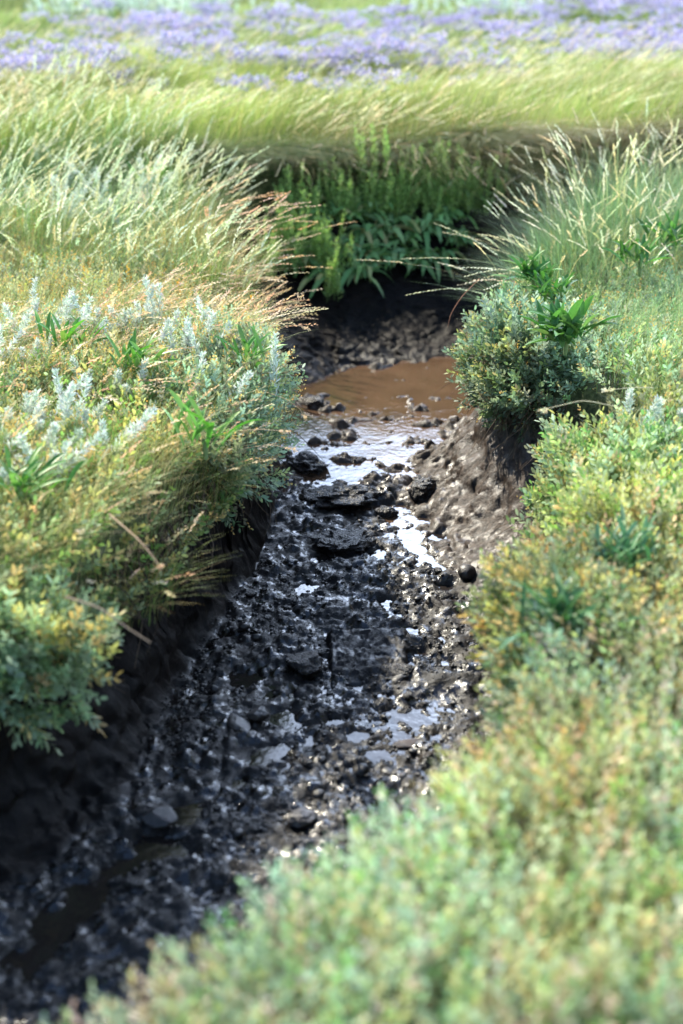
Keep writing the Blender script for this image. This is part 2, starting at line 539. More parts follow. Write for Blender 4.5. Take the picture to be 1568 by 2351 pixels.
# ------------------------------------------------------------------ ground sheet
def axis(lo, hi, step, far, grow=1.12):
    a = list(np.arange(lo, hi + 1e-6, step))
    s = step
    while a[-1] < far[1]:
        s *= grow; a.append(a[-1] + s)
    s = step
    while a[0] > far[0]:
        s *= grow; a.insert(0, a[0] - s)
    return np.array(a)
gx = axis(-1.0, 1.15, .0075, (-420, 420))
gy = axis(1.7, 7.7, .0085, (-120, 600))
X, Y = np.meshgrid(gx, gy)
Z, DT, DF = ground_z(X, Y)
near = (np.abs(X) < 3) & (Y < 9.5) & (Y > .8)
tt = np.clip(DT / np.maximum(DT - DF, 1e-4), 0, 1); tt = np.where(DF > 0, 1, np.where(DT < 0, 0, tt))
wall = 4 * tt * (1 - tt)
# pull the steep wall in and out sideways so it is crumbly
sm = 1 - .5 * sstep(.15, .35, X) * sstep(4.0, 4.4, Y) * sstep(6.4, 6.0, Y)
PX = X + wall * near * sm * (.045 * fbm(X * 6 + Z * 2, Y * 8, Z * 14, 3) + .012 * vnoise(X * 20, Y * 30, Z * 45))
PY = Y + wall * near * sm * (.045 * fbm(X * 8 + 9, Y * 6, Z * 14 + 5, 3) + .012 * vnoise(X * 30, Y * 20, Z * 45 + 3))
nxv, nyv = len(gx), len(gy)
V = np.stack([PX, PY, Z], -1).reshape(-1, 3)
idx = np.arange(nxv * nyv).reshape(nyv, nxv)
F = np.stack([idx[:-1, :-1], idx[:-1, 1:], idx[1:, 1:], idx[1:, :-1]], -1).reshape(-1, 4)
silt = sstep(.05, .5, X) * sstep(4.05, 4.5, Y) * sstep(6.9, 5.6, Y) * (tt < .999) + 1.0 * sstep(4.7, 5.3, Y) * sstep(6.6, 6.0, Y)
silt = np.clip(silt * 1.0 + .25 * sstep(.1, .5, X) * sstep(3.2, 4.2, Y) * sstep(6.4, 5.8, Y), 0, 1)
soil = sstep(.22, .0, tt)
dry = .28 * silt + .5 * soil + (.3 + .4 * (X < 0)) * sstep(.05, .5, wall) * (1 - .8 * silt) + .5 * sstep(6.3, 6.7, Y) * (tt < 1)
Cg = np.stack([silt, soil, dry], -1).reshape(-1, 3)
gme = make_mesh('ground', V, F, M_MUD, Cg, smooth=True)
tag(link('ground', gme), 'marsh ground cut by a muddy creek with a black pebbly bed', None, None, 'structure')

# ------------------------------------------------------------------ water
def water_sheet(name, x0, x1, y0, y1, step, colf, label):
    xs = np.arange(x0, x1, step); ys = np.arange(y0, y1, step)
    A, B = np.meshgrid(xs, ys)
    z = np.full(A.shape, WATER_Z) + .0006 * vnoise(A * 25, B * 25)
    n1, n2 = A.shape[1], A.shape[0]
    V = np.stack([A, B, z], -1).reshape(-1, 3)
    # only inside the creek
    ii = np.arange(n1 * n2).reshape(n2, n1)
    F = np.stack([ii[:-1, :-1], ii[:-1, 1:], ii[1:, 1:], ii[1:, :-1]], -1).reshape(-1, 4)
    d = sdist(A, B, TOP)
    gz, _, _ = ground_z(A, B, False)
    keep = ((d > -.05) & (gz < -.5)).ravel()
    F = F[keep[F].all(1)]
    used = np.unique(F); remap = -np.ones(len(V), int); remap[used] = np.arange(len(used))
    me = make_mesh(name, V[used], remap[F], M_WATER, colf(V[used]), True)
    return tag(link(name, me), label, None, None, 'structure')
def wcol(v):
    f = sstep(4.6, 5.1, v[:, 1] + .3 * vnoise(v[:, 0] * 6, v[:, 1] * 6))[:, None]
    return np.array([.018, .014, .012]) * (1 - f) + np.array([.092, .054, .033]) * f
water_sheet('water', -3.5, 4.6, .6, 8.4, .03, wcol, 'shallow silty water lying in the creek bed')

# ------------------------------------------------------------------ stones and clods
def blob(n_sub=2, seed=0, flat=.7, rough=.25, freq=1.6, facet=0):
    import bmesh
    bm = bmesh.new()
    bmesh.ops.create_icosphere(bm, subdivisions=n_sub, radius=1)
    V = np.array([v.co[:] for v in bm.verts]); F = np.array([[v.index for v in f.verts] for f in bm.faces])
    bm.free()
    s = seed * 7.31
    r = 1 + rough * fbm(V[:, 0] * freq + s, V[:, 1] * freq + s * .3, V[:, 2] * freq - s, 3, .55)
    if n_sub > 3: r = r + .10 * np.abs(fbm(V[:, 0] * 7 + s, V[:, 1] * 7, V[:, 2] * 7, 3, .6))
    V = V * r[:, None]
    if facet:
        g = np.random.default_rng(seed)
        for _ in range(facet):
            nrm = unit(g.normal(size=3)); h = .62 + .2 * g.random()
            dd = V @ nrm
            V = V - np.clip(dd - h, 0, None)[:, None] * nrm * .85
    V[:, 2] *= flat
    return V, F
def rotz(V, a):
    c, s = math.cos(a), math.sin(a)
    return V @ np.array([[c, s, 0], [-s, c, 0], [0, 0, 1]])
def place_blob(name, px, py, size, mat, label, cat, group=None, flat=.6, asp=1.3, seed=0, rough=.25, facet=4, rz=0, sink=.3, sub=5, freq=1.6):
    c = Pw(px, py, -.6)
    z = float(ground_z(np.array([c[0]]), np.array([c[1]]))[0][0])
    c = Pw(px, py, z); 
    z = float(ground_z(np.array([c[0]]), np.array([c[1]]))[0][0])
    V, F = blob(sub, seed, flat, rough, freq, facet)
    V[:, 0] *= asp
    V = rotz(V * size, rz)
    me = make_mesh(name, V, F, mat, None, True)
    o = link(name, me, None, (c[0], c[1], z + size * flat * (1 - sink * 2)))
    return tag(o, label, cat, group)

place_blob('stone', 1072, 1325, .030, M_STONE, 'smooth rounded grey stone at the right end of the bright puddle', 'stone', flat=.85, asp=1.0, seed=3, rough=.12, facet=1, sink=.15)
place_blob('mud_clod', 965, 1125, .055, M_CLOD, 'dark mud lump at the foot of the lit mud slope', 'mud clod', flat=.75, asp=.9, seed=4, rough=.8, facet=7, sink=.15, freq=2.5)
place_blob('mud_clod', 705, 1075, .08, M_CLOD, 'large dark mud clod under the overhanging left bank', 'mud clod', flat=.5, asp=1.2, seed=5, rough=.8, rz=-.4, sink=.2, freq=2.5)
place_blob('mud_clod', 770, 1150, .09, M_CLOD, 'long cracked mud clod in midstream above the bright puddle', 'mud clod', flat=.38, asp=1.5, seed=6, rough=.8, facet=7, sink=.2, freq=2.5)
place_blob('mud_clod', 720, 950, .035, M_CLOD, 'small rounded mud lump standing in the brown pool edge', 'mud clod', flat=.6, asp=1.3, seed=7, sink=.1)
place_blob('mud_clod', 885, 1185, .035, M_CLOD, 'small dark clod at the top end of the bright puddle', 'mud clod', flat=.6, asp=1.2, seed=8, rough=.4, sink=.2, freq=2.5)
place_blob('mud_clod', 790, 1250, .07, M_CLOD, 'low dark mud hump left of the bright puddle', 'mud clod', flat=.35, asp=1.4, seed=9, rough=.8, facet=7, sink=.25, freq=2.5)
place_blob('mud_clod', 700, 1535, .05, M_CLOD, 'round dark clod left below the sunken board', 'mud clod', flat=.6, asp=1.1, seed=10, rough=.35, sink=.25)
place_blob('mud_clod', 915, 1545, .035, M_CLOD, 'dark clod at the lower right corner of the sunken board', 'mud clod', flat=.5, asp=1.2, seed=11, rough=.4, sink=.2)
place_blob('stone', 940, 1128, .013, M_PALE, 'tiny pale tan pebble beside the dark mud lump', 'stone', flat=.7, asp=1.1, seed=12, sub=2, sink=.05)
place_blob('stone', 1100, 1380, .013, M_RUST, 'small reddish pebble below the smooth grey stone', 'stone', flat=.6, asp=1.2, seed=13, sub=2, sink=.1)
place_blob('stone', 940, 1705, .024, M_RUST, 'flat reddish brown stone among wet gravel', 'stone', flat=.25, asp=1.8, seed=14, sub=3, rz=.2, sink=.05)
place_blob('stone', 545, 1665, .03, M_STONE, 'flat grey slab tilted in the left gravel', 'stone', flat=.3, asp=1.7, seed=15, rz=-.9, sink=.0)
place_blob('stone', 592, 1650, .03, M_STONE, 'pale grey stone right of the tilted slab', 'stone', flat=.5, asp=1.2, seed=16, rz=.6, sink=.1)
place_blob('stone', 690, 1890, .032, M_STONE, 'broad dull grey stone low in the gravel before the near bush', 'stone', flat=.5, asp=1.3, seed=17, rz=.3, sink=.2)
place_blob('stone', 370, 1900, .035, M_STONE, 'dark stone beside the black water at lower left', 'stone', flat=.5, asp=1.3, seed=18, sink=.2)
# a scatter of lookalike stones
SC = []
g2 = np.random.default_rng(21)
while len(SC) < 75:
    x, y = g2.uniform(-.75, .42), g2.uniform(2.15, 4.9)
    if sdist(np.array([x]), np.array([y]), FLOOR)[0] < .02: continue
    if abs(x) > .24 * (y + .7) + .05: continue
    SC.append((x, y))
protos = []
for i in range(7):
    V, F = blob(2, 40 + i, .45 + .1 * (i % 3), .25, 1.6, 5)
    V[:, 0] *= 1 + .15 * (i % 4)
    protos.append(make_mesh('stone', V, F, M_GRAVEL if i % 3 else M_CLOD, None, i % 2 == 0))
zz = ground_z(np.array([a for a, b in SC]), np.array([b for a, b in SC]))[0]
for i, ((x, y), z) in enumerate(zip(SC, zz)):
    o = link('stone', protos[i % 7], None, (x, y, z + .004))
    s = .009 + .016 * g2.random() ** 2
    o.scale = (s, s, s)
    o.rotation_euler = (g2.uniform(-.3, .3), g2.uniform(-.3, .3), g2.uniform(0, 6.3))
    tag(o, 'small wet dark stone half sunk in the creek bed gravel', 'stone', 'small wet stones in the creek bed')
# gravel and crumbs: uncountable
def gravel():
    G = Geo(); g = np.random.default_rng(31)
    n = 48000
    x = g.uniform(-1.3, .6, n); y = g.uniform(1.7, 5.7, n)
    d = sdist(x, y, FLOOR)
    dens = sstep(-.06, .03, d) * (.25 + .75 * sstep(.35, .62, .5 + .5 * fbm(x * 4, y * 4, 2, 3))) * (.55 + .45 * sstep(4.4, 3.4, y))
    k = g.random(n) < dens
    x, y = x[k], y[k]
    z = ground_z(x, y)[0]
    n = len(x)
    V0, F0 = blob(1, 77, .6, .35, 1.5, 6)
    s = (.0018 + .0065 * g.random(n) ** 3)
    a = g.uniform(0, 6.28, n); sx = g.uniform(.7, 1.6, n)
    V = np.repeat(V0[None], n, 0)
    V[:, :, 0] *= sx[:, None]
    c, si = np.cos(a)[:, None], np.sin(a)[:, None]
    VX = V[:, :, 0] * c - V[:, :, 1] * si; VY = V[:, :, 0] * si + V[:, :, 1] * c
    V = np.stack([VX, VY, V[:, :, 2]], -1) * s[:, None, None] + np.stack([x, y, z + s * .15], -1)[:, None]
    F = (F0[None] + (np.arange(n) * len(V0))[:, None, None]).reshape(-1, 3)
    me = make_mesh('gravel', V.reshape(-1, 3), F, M_GRAVEL, None, False)
    tag(link('gravel', me), 'wet black gravel and mud crumbs covering the creek bed', 'gravel', None, 'stuff')
gravel()

# sunken board in midstream
def board():
    c = Pw(845, 1475, -.565)
    g = np.random.default_rng(5)
    nx_, ny_ = 44, 30
    u = np.linspace(-1, 1, nx_); v = np.linspace(-1, 1, ny_)
    U, Vv = np.meshgrid(u, v)
    ex = .120 * (1 + .06 * fbm(Vv * 2, U * .1, 3)); ey = .15 * (1 + .10 * fbm(U * 3, Vv * .1, 4))
    top = np.stack([U * ex * (1 + .05 * vnoise(Vv * 4, 2, 2)) + .006 * vnoise(U * 8, Vv * 8, 3), Vv * ey * (1 + .06 * vnoise(U * 4, 5, 2)) + .006 * vnoise(U * 8, Vv * 8, 7), .0 + .012 * np.abs(fbm(U * 1.2, Vv * 9, 1, 3)) + .006 * vnoise(U * 14, Vv * 22) - .012 * sstep(.55, .75, -Vv) - .02 * sstep(.9, 1, np.maximum(abs(U), abs(Vv)))], -1)
    bot = top.copy(); bot[..., 2] = -.07
    V = np.concatenate([top.reshape(-1, 3), bot.reshape(-1, 3)])
    ii = np.arange(nx_ * ny_).reshape(ny_, nx_); m = nx_ * ny_
    F = [np.stack([ii[:-1, :-1], ii[:-1, 1:], ii[1:, 1:], ii[1:, :-1]], -1).reshape(-1, 4)]
    F.append(F[0][:, ::-1] + m)
    def strip(a): return np.stack([a[:-1], a[:-1] + m, a[1:] + m, a[1:]], -1)
    F += [strip(ii[0]), strip(ii[-1][::-1]), strip(ii[:, -1]), strip(ii[:, 0][::-1])]
    V = rotz(V, -.10)
    me = make_mesh('board', V, np.concatenate(F), M_MUD, np.tile([[.0, .0, .28]], (len(V), 1)), True)
    o = link('sunken_board', me, None, (c[0], c[1], -.604))
    o.rotation_euler = (R(3), R(-4), R(6))
    tag(o, 'dark waterlogged broken board sunk flat in the mud in midstream', 'board')
board()

# ------------------------------------------------------------------ plants
UP = np.array([0, 0, 1.0])
def in_view(x, y, z=0, m=1.18, extra=.25):
    dep = np.maximum(y * math.cos(R(PITCH)) + (CAM_Z - z) * math.sin(R(PITCH)), .1)
    return np.abs(x) < .24 * dep * m + extra
def region(n, x0, x1, y0, y1, dens, g):
    x = g.uniform(x0, x1, n); y = g.uniform(y0, y1, n)
    k = (g.random(n) < dens(x, y)) & in_view(x, y)
    return x[k], y[k]

PUR = dict(grey=(.40, .47, .28), green=(.22, .36, .11), yell=(.47, .50, .19), tan=(.52, .42, .20), pink=(.58, .46, .32), dark=(.10, .15, .07), orange=(.55, .33, .08))
def shoots(G, P, D, g, L=.09, nl=14, leaf=.026, wd=.36, cols=None, flower=0.0, stem=True):
    """purslane: upright shoots with pairs of oval leaves"""
    n = len(P)
    if n == 0: return
    L = np.broadcast_to(L, (n,)) * (.75 + .5 * g.random(n))
    D = unit(D); q = rand_unit(n, g)
    A = unit(np.cross(D, q)); B = np.cross(D, A)
    base = mixc(n, cols[0], cols[1], .13, g)
    pt = sstep(-.5, .5, vnoise(P[:, 0] * 2.6, P[:, 1] * 2.6, 41) + .35 * vnoise(P[:, 0] * 9, P[:, 1] * 9, 42))[:, None]
    base = base * ((1 - pt) * np.array([1.08, 1.0, .92]) + pt * np.array([.90, 1.0, 1.12])) * (.86 + .28 * sstep(-.5, .5, vnoise(P[:, 0] * 5, P[:, 1] * 5, 43)))[:, None]
    PP, DD, LL, CC = [], [], [], []
    for j in range(nl):
        s = .12 + .88 * j / (nl - 1)
        az = (j // 2) * math.pi / 2 + (j % 2) * math.pi + .35 * g.normal(size=n)
        rad = A * np.cos(az)[:, None] + B * np.sin(az)[:, None]
        up = .55 + .9 * s
        PP.append(P + D * (L * s)[:, None] + rad * .001)
        DD.append(rad + D * up + .25 * rand_unit(n, g))
        LL.append(leaf * (.75 + .5 * g.random(n)) * (1 - .25 * s))
        c = base * (.9 + .25 * g.random((n, 1)))
        m = g.random(n) < .06
        c = np.where(m[:, None], mixc(n, [PUR['yell'], PUR['tan'], PUR['grey']], [.45, .2, .35], .1, g), c)
        CC.append(c)
    LL = np.concatenate(LL)
    G.add(*leaves(np.concatenate(PP), np.concatenate(DD), LL, LL * wd, np.concatenate(CC), g, .08))
    if stem:
        St = unit(np.cross(D, rand_unit(n, g)))
        V = np.stack([P - St * .0009, P + St * .0009, P + D * L[:, None]], 1).reshape(-1, 3)
        G.add(V, np.arange(3 * n).reshape(-1, 3), np.repeat(np.array([[.22, .15, .08]]), 3 * n, 0))
    if flower > 0:
        k = g.random(n) < flower
        if k.sum():
            Pk = P[k] + D[k] * L[k][:, None]; m = k.sum()
            for j in range(10):
                h = j * .0035
                G.add(*leaves(Pk + D[k] * h + .004 * rand_unit(m, g), rand_unit(m, g) + D[k] * .6, .0075, .0045, mixc(m, [(.62, .44, .16), (.58, .36, .12), (.5, .48, .2)], [1, .7, 1], .12, g), g, 0))

def mound(x, y):
    return .035 * fbm(x * 3.2, y * 3.2, 11, 3) + .02 * vnoise(x * 9, y * 9, 12)
def outward(x, y):
    e = .02
    d0 = sdist(x, y, TOP)
    gx_ = (sdist(x + e, y, TOP) - d0) / e; gy_ = (sdist(x, y + e, TOP) - d0) / e
    return d0, np.stack([gx_, gy_, np.zeros_like(gx_)], -1)
def purslane_cover(name, label, n, box, dens, cols, g, L=.10, leaf=.026, flower=0, hang=.07, lean=.9, wd=.36, nl=14):
    x, y = region(n, *box, lambda x, y: dens(x, y) * (sdist(x, y, TOP) < hang), g)
    gz, dt, _ = ground_z(x, y, False)
    d0, og = outward(x, y)
    edge = sstep(-.22, .03, d0)
    z = np.maximum(gz, -.30) + .03 + mound(x, y) + .05 * g.random(len(x)) - .02 * edge
    D = UP + og * (edge * lean)[:, None] - UP * (edge * .25)[:, None] + .28 * rand_unit(len(x), g) + np.array([.12, 0, 0])
    G = Geo()
    shoots(G, np.stack([x, y, z], -1), D, g, L, nl, leaf, wd, cols, flower)
    o = G.build(name, M_LEAF)
    return tag(o, label, 'ground cover', None, 'stuff')

g = np.random.default_rng(101)
c_near = ([PUR['grey'], PUR['green'], PUR['yell'], PUR['tan'], PUR['pink'], (.42, .49, .22)], [.48, .09, .04, .13, .13, .13])
# near right bank: all of it is purslane
purslane_cover('sea_purslane', 'pale grey green sea purslane with yellowing leaves, covering the near right bank', 19000, (-1.1, 1.6, .7, 3.5),
               lambda x, y: np.where(y < 3.5, .95, 0) * (x > -.5 - 1.1 * (2.2 - y)), c_near, g, L=.11, leaf=.0235, hang=.08, wd=.40, nl=14)
c_mid = ([PUR['grey'], PUR['green'], PUR['yell'], (.37, .44, .18), PUR['tan']], [.30, .22, .16, .28, .04])
purslane_cover('sea_purslane', 'yellow green sea purslane on the middle of the right bank below the dark hollow', 3200, (.45, 2.1, 3.35, 4.6),
               lambda x, y: (x < 1.25 + .2 * vnoise(y * 3, x * 2)) * ~((y > 4.1) & (y < 4.7) & (x < .98)) * .95, c_mid, g, L=.10, leaf=.028, flower=.1, hang=.09, wd=.42)
c_r = ([PUR['grey'], (.36, .48, .28), (.28, .40, .18), PUR['yell']], [.45, .25, .22, .08])
purslane_cover('sea_purslane', 'grey green sea purslane on top of the right bank behind the overhanging bush', 3600, (.5, 2.4, 4.5, 6.4),
               lambda x, y: (.35 + .6 * (vnoise(x * 2.2, y * 2.2, 4) > -.1)) * (x > .5), c_r, g, L=.085, leaf=.024, flower=.25, hang=.05)
c_l = ([PUR['grey'], (.42, .52, .34), (.27, .38, .18), PUR['yell'], PUR['orange']], [.44, .26, .18, .09, .03])
purslane_cover('sea_purslane', 'grey green sea purslane with orange flower spikes on the far half of the left bank', 9500, (-2.7, -.15, 4.3, 7.2),
               lambda x, y: .95 * sstep(7.2, 6.6, y + .8 * np.clip(x + 1.3, -1, 1.5) + .25 * vnoise(x * 3, y * 3)), c_l, g, L=.09, leaf=.020, flower=.38, hang=.05)
c_ln = ([(.30, .40, .22), PUR['green'], PUR['yell'], PUR['tan'], (.14, .22, .09)], [.34, .22, .16, .12, .16])
purslane_cover('sea_purslane', 'mixed green and yellow sea purslane on the near half of the left bank', 8500, (-2.2, -.2, 2.5, 4.5),
               lambda x, y: .6 + .4 * (vnoise(x * 3, y * 3, 3) > 0), c_ln, g, L=.10, leaf=.027, flower=.12, hang=.05, wd=.42)

def side_cover():
    # the same turf goes on to both sides of the photograph
    g = np.random.default_rng(77)
    n = 60000
    x = g.uniform(-4.5, 4.5, n); y = g.uniform(.2, 9.5, n)
    k = ~in_view(x, y, 0, 1.18, .22) & in_view(x, y, 0, 1.18, 1.7) & (sdist(x, y, TOP) < .02)
    x, y = x[k], y[k]
    z = ground_z(x, y, False)[0] + .03 + mound(x, y)
    m = len(x); h = (g.random(m) < .5) & (y < 6.6)
    P = np.stack([x, y, z], -1)
    G = Geo()
    shoots(G, P[h], UP + .3 * rand_unit(h.sum(), g), g, .11, 12, .032, .42, c_near, .1)
    tag(G.build('sea_purslane', M_LEAF), 'sea purslane cover running on beyond both sides of the creek banks', 'ground cover', None, 'stuff')
    G = Geo()
    for _ in range(2):
        D = unit(np.stack([.7 + .5 * g.normal(size=m), -.1 + .5 * g.normal(size=m), np.zeros(m)], -1))
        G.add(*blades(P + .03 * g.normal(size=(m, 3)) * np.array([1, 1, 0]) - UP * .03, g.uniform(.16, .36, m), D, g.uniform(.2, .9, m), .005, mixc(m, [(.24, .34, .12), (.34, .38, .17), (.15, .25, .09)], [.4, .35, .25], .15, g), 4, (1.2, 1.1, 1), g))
    tag(G.build('side_grass', M_GRASS), 'rough grass running on beyond both sides of the creek banks', 'grass', None, 'stuff')
side_cover()

def bush(name, label, c, r, n, cols, g, L=.085, leaf=.025, flower=0.05, upb=.55, zmin=-9, cut=None, wd=.4):
    """a mounded shrub: shoots spring from an egg-shaped frame; > leaves, stems"""
    root = empty(name, (c[0], c[1], c[2] - r[2]), label, 'shrub', 'sea purslane bushes hanging over the creek')
    u = rand_unit(n, g)
    lump = 1 + .42 * fbm(u[:, 0] * 2.6 + c[0] * 5, u[:, 1] * 2.6, u[:, 2] * 2.6, 3)
    rad = (.55 + .45 * g.random(n) ** .5) * lump
    P = np.array(c) + u * np.array(r) * rad[:, None]
    k = (u[:, 2] > -.25) | (g.random(n) < .45)
    P, u = P[k], u[k]
    if cut is not None:
        k = cut(P); P, u = P[k], u[k]
    nrm = unit(u / np.array(r))
    D = nrm + UP * upb + .3 * rand_unit(len(P), g)
    G = Geo(); shoots(G, P - D * .02, D, g, L, 14, leaf, wd, cols, flower, stem=False)
    org = (c[0], c[1], c[2] - r[2])
    V0 = G
    me_o = V0.build('leaves', M_LEAF, root, org)
    # woody stems from the bank to the shoots
    m = min(160, len(P)); k = g.choice(len(P), m, replace=False)
    B = np.array(c) + np.array([.6 * r[0] * np.sign(c[0]), .1, 0]) + .05 * g.normal(size=(m, 3))
    T = P[k]
    G2 = Geo(); mid = (B + T) / 2 - UP * .03
    prev = B
    for q, w0, w1 in ((mid, .003, .002), (T, .002, .001)):
        S = unit(np.cross(q - prev, rand_unit(m, g)))
        V = np.stack([prev - S * w0, prev + S * w0, q + S * w1, q - S * w1], 1).reshape(-1, 3)
        F = (np.array([[0, 1, 2], [0, 2, 3]])[None] + (np.arange(m) * 4)[:, None, None]).reshape(-1, 3)
        G2.add(V, F, np.repeat(np.array([[.10, .07, .045]]), 4 * m, 0)); prev = q
    G2.build('stems', M_STEM, root, org)
    return root
c_b = ([(.26, .34, .20), (.18, .25, .11), PUR['yell'], (.22, .20, .11), PUR['grey']], [.36, .24, .08, .10, .22])
bush('purslane_bush', 'rounded sea purslane bush overhanging the pool from the right bank', (.67, 4.95, -.12), (.19, .36, .21), 1700, c_b, g, leaf=.028, flower=.1)
bush('purslane_bush', 'sea purslane bush hanging from the left bank beside the brown pool', (-.40, 4.55, -.13), (.20, .62, .19), 1700, c_b, g, leaf=.024, flower=.25)
bush('purslane_bush', 'blurred sea purslane bush bulging over the black bank at the left edge of the photo', (-.93, 3.0, -.18), (.36, .20, .18), 1000, ([(.30, .42, .25), (.15, .24, .11), PUR['yell'], PUR['tan']], [.54, .26, .12, .08]), g, leaf=.031, flower=0)
bush('purslane_bush', 'yellow green sea purslane bush sloping to the mud right of the dark hollow', (.84, 3.88, -.17), (.20, .27, .15), 1100, ([(.34, .38, .15), PUR['yell'], PUR['green'], PUR['tan'], PUR['grey']], [.36, .2, .2, .1, .14]), g, leaf=.03, flower=.1)
bush('purslane_bush', 'dusky sea purslane bush on the right bank edge beside the sunlit gravel', (.57, 2.95, -.12), (.22, .36, .16), 1000, ([(.24, .30, .17), (.15, .22, .10), PUR['tan'], PUR['yell']], [.4, .25, .18, .17]), g, leaf=.027, flower=.0)

# ---- grasses ---------------------------------------------------------------
def tussock(name, label, c, rad, nb, ne, g, h=(.28, .42), dirn=(1, 0), spread=.9, lean=.55, cols=None, earc=(.62, .60, .40), eh=(.40, .55), ear=.09, group=None, loose=.35, size=.012, elean=.4, bw=.0024, k=16, droop=0, earcols=None):
    z = float(ground_z(np.array([c[0]]), np.array([c[1]]), False)[0][0])
    org = (c[0], c[1], z)
    root = empty(name, org, label, 'grass tuft', group)
    def base(n):
        a = g.uniform(0, 6.283, n); r_ = rad * np.sqrt(g.random(n))
        x = c[0] + r_ * np.cos(a); y = c[1] + r_ * np.sin(a)
        zz = np.maximum(ground_z(x, y, False)[0], z - .12)
        P = np.stack([x, y, zz], -1)
        D = np.stack([np.cos(a) * spread * (r_ / rad) + dirn[0] + .6 * g.normal(size=n), np.sin(a) * spread * (r_ / rad) + dirn[1] + .6 * g.normal(size=n), np.zeros(n)], -1)
        return P, unit(D)
    if nb:
        P, D = base(nb)
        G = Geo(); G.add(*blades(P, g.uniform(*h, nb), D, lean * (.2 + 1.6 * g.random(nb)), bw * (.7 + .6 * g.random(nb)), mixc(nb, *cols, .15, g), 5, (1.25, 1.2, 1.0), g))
        G.build('blades', M_GRASS, root, org)
    if ne:
        P, D = base(ne)
        H = g.uniform(*eh, ne); ln = elean * (.45 + 1.1 * g.random(ne))
        ec = mixc(ne, *(earcols or ([earc, tuple(np.array(earc) * (.95, .85, .7))], [.6, .4])), .10, g)
        G = Geo()
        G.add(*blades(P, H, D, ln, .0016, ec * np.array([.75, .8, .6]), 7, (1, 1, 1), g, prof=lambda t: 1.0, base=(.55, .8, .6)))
        G.build('stalks', M_GRASS, root, org)
        el = ear * (.8 + .4 * g.random(ne))
        if ne <= 50:
            for q in range(ne):
                G = Geo(); G.add(*ears(P[q:q + 1], H[q:q + 1], D[q:q + 1], ln[q:q + 1], ec[q:q + 1], el[q:q + 1], k, size, g, loose))
                G.build('seed_head', M_DRY, root, org)
        else:
            G = Geo(); G.add(*ears(P, H, D, ln, ec, el, k, size, g, loose))
            tag(G.build('seed_heads', M_DRY, root, org), None, None, None, 'stuff')
    return root

GR = ([(.18, .30, .10), (.25, .34, .13), (.12, .23, .08), (.40, .36, .20)], [.4, .3, .2, .1])
GRB = ([(.17, .30, .17), (.22, .34, .19), (.12, .22, .10), (.38, .36, .20)], [.4, .3, .2, .1])
STR = ([(.42, .38, .20), (.26, .32, .12), (.50, .38, .22)], [.4, .35, .25])
g = np.random.default_rng(202)
# pale seed-head grass of the left bank, leaning right in the wind: one tuft after another
lt = [
 (-.55, 5.72, .16, 'pale seed head tuft bowed over the water in front of the straw coloured one'),
 (-.85, 5.85, .18, 'pale seed head tuft behind the pinkish straw grass, front row'),
 (-1.2, 5.95, .18, 'pale seed head tuft at the front of the stand, right beside the wormwood'),
 (-1.65, 6.15, .18, 'pale seed head tuft at the front left of the stand, by orange flower spikes'),
 (-.62, 6.15, .20, 'straw coloured tuft leaning from the left bank, nearest the dark far bank'),
 (-.95, 6.45, .22, 'pale tuft just left of the straw tuft at the creek edge'),
 (-1.35, 6.35, .22, 'pale seed head tuft behind the silvery wormwood clump of the left bank'),
 (-1.75, 6.7, .24, 'tall pale tuft in the thick of the left seed head stand'),
 (-2.1, 6.9, .24, 'tall pale tuft at the left edge of the photo, nearest row'),
 (-1.15, 6.95, .24, 'bright tuft of the second row, in line with the wormwood clump'),
 (-.75, 6.95, .20, 'short tuft at the corner where left bank meets the far bank'),
 (-1.55, 7.3, .26, 'dense pale tuft of the third row'),
 (-2.0, 7.6, .26, 'dense pale tuft at the left edge, back row'),
 (-1.1, 7.6, .24, 'loose tuft of the back row beside the smooth meadow grass'),
 (-2.45, 7.2, .26, 'tuft half outside the left edge of the photo'),
 (-2.5, 8.1, .26, 'farthest pale tuft at the left edge, nearest the lavender'),
 (-1.6, 8.0, .26, 'farthest tuft of the stand, below the lavender field'),
]
for i, (x, y, r_, lb) in enumerate(lt):
    pale = i != 4; front = i < 4
    tussock('grass_tussock', lb, (x, y), r_, 520 if front else 760, 60 if front else 76 if pale else 60, g, (.18, .32) if front else (.22, .44), (.9, -.15), .6, .5, (GRB if i % 2 else GR) if pale else STR,
            earc=(.60, .65, .45) if pale else (.70, .50, .34), eh=(.28, .50) if front else (.34, .62), ear=.12 if pale else .08, group='seed head grass tufts of the left bank', elean=.42 if pale else .65, size=.016 if pale else .014, loose=.42 if pale else .9, bw=.003, k=18)
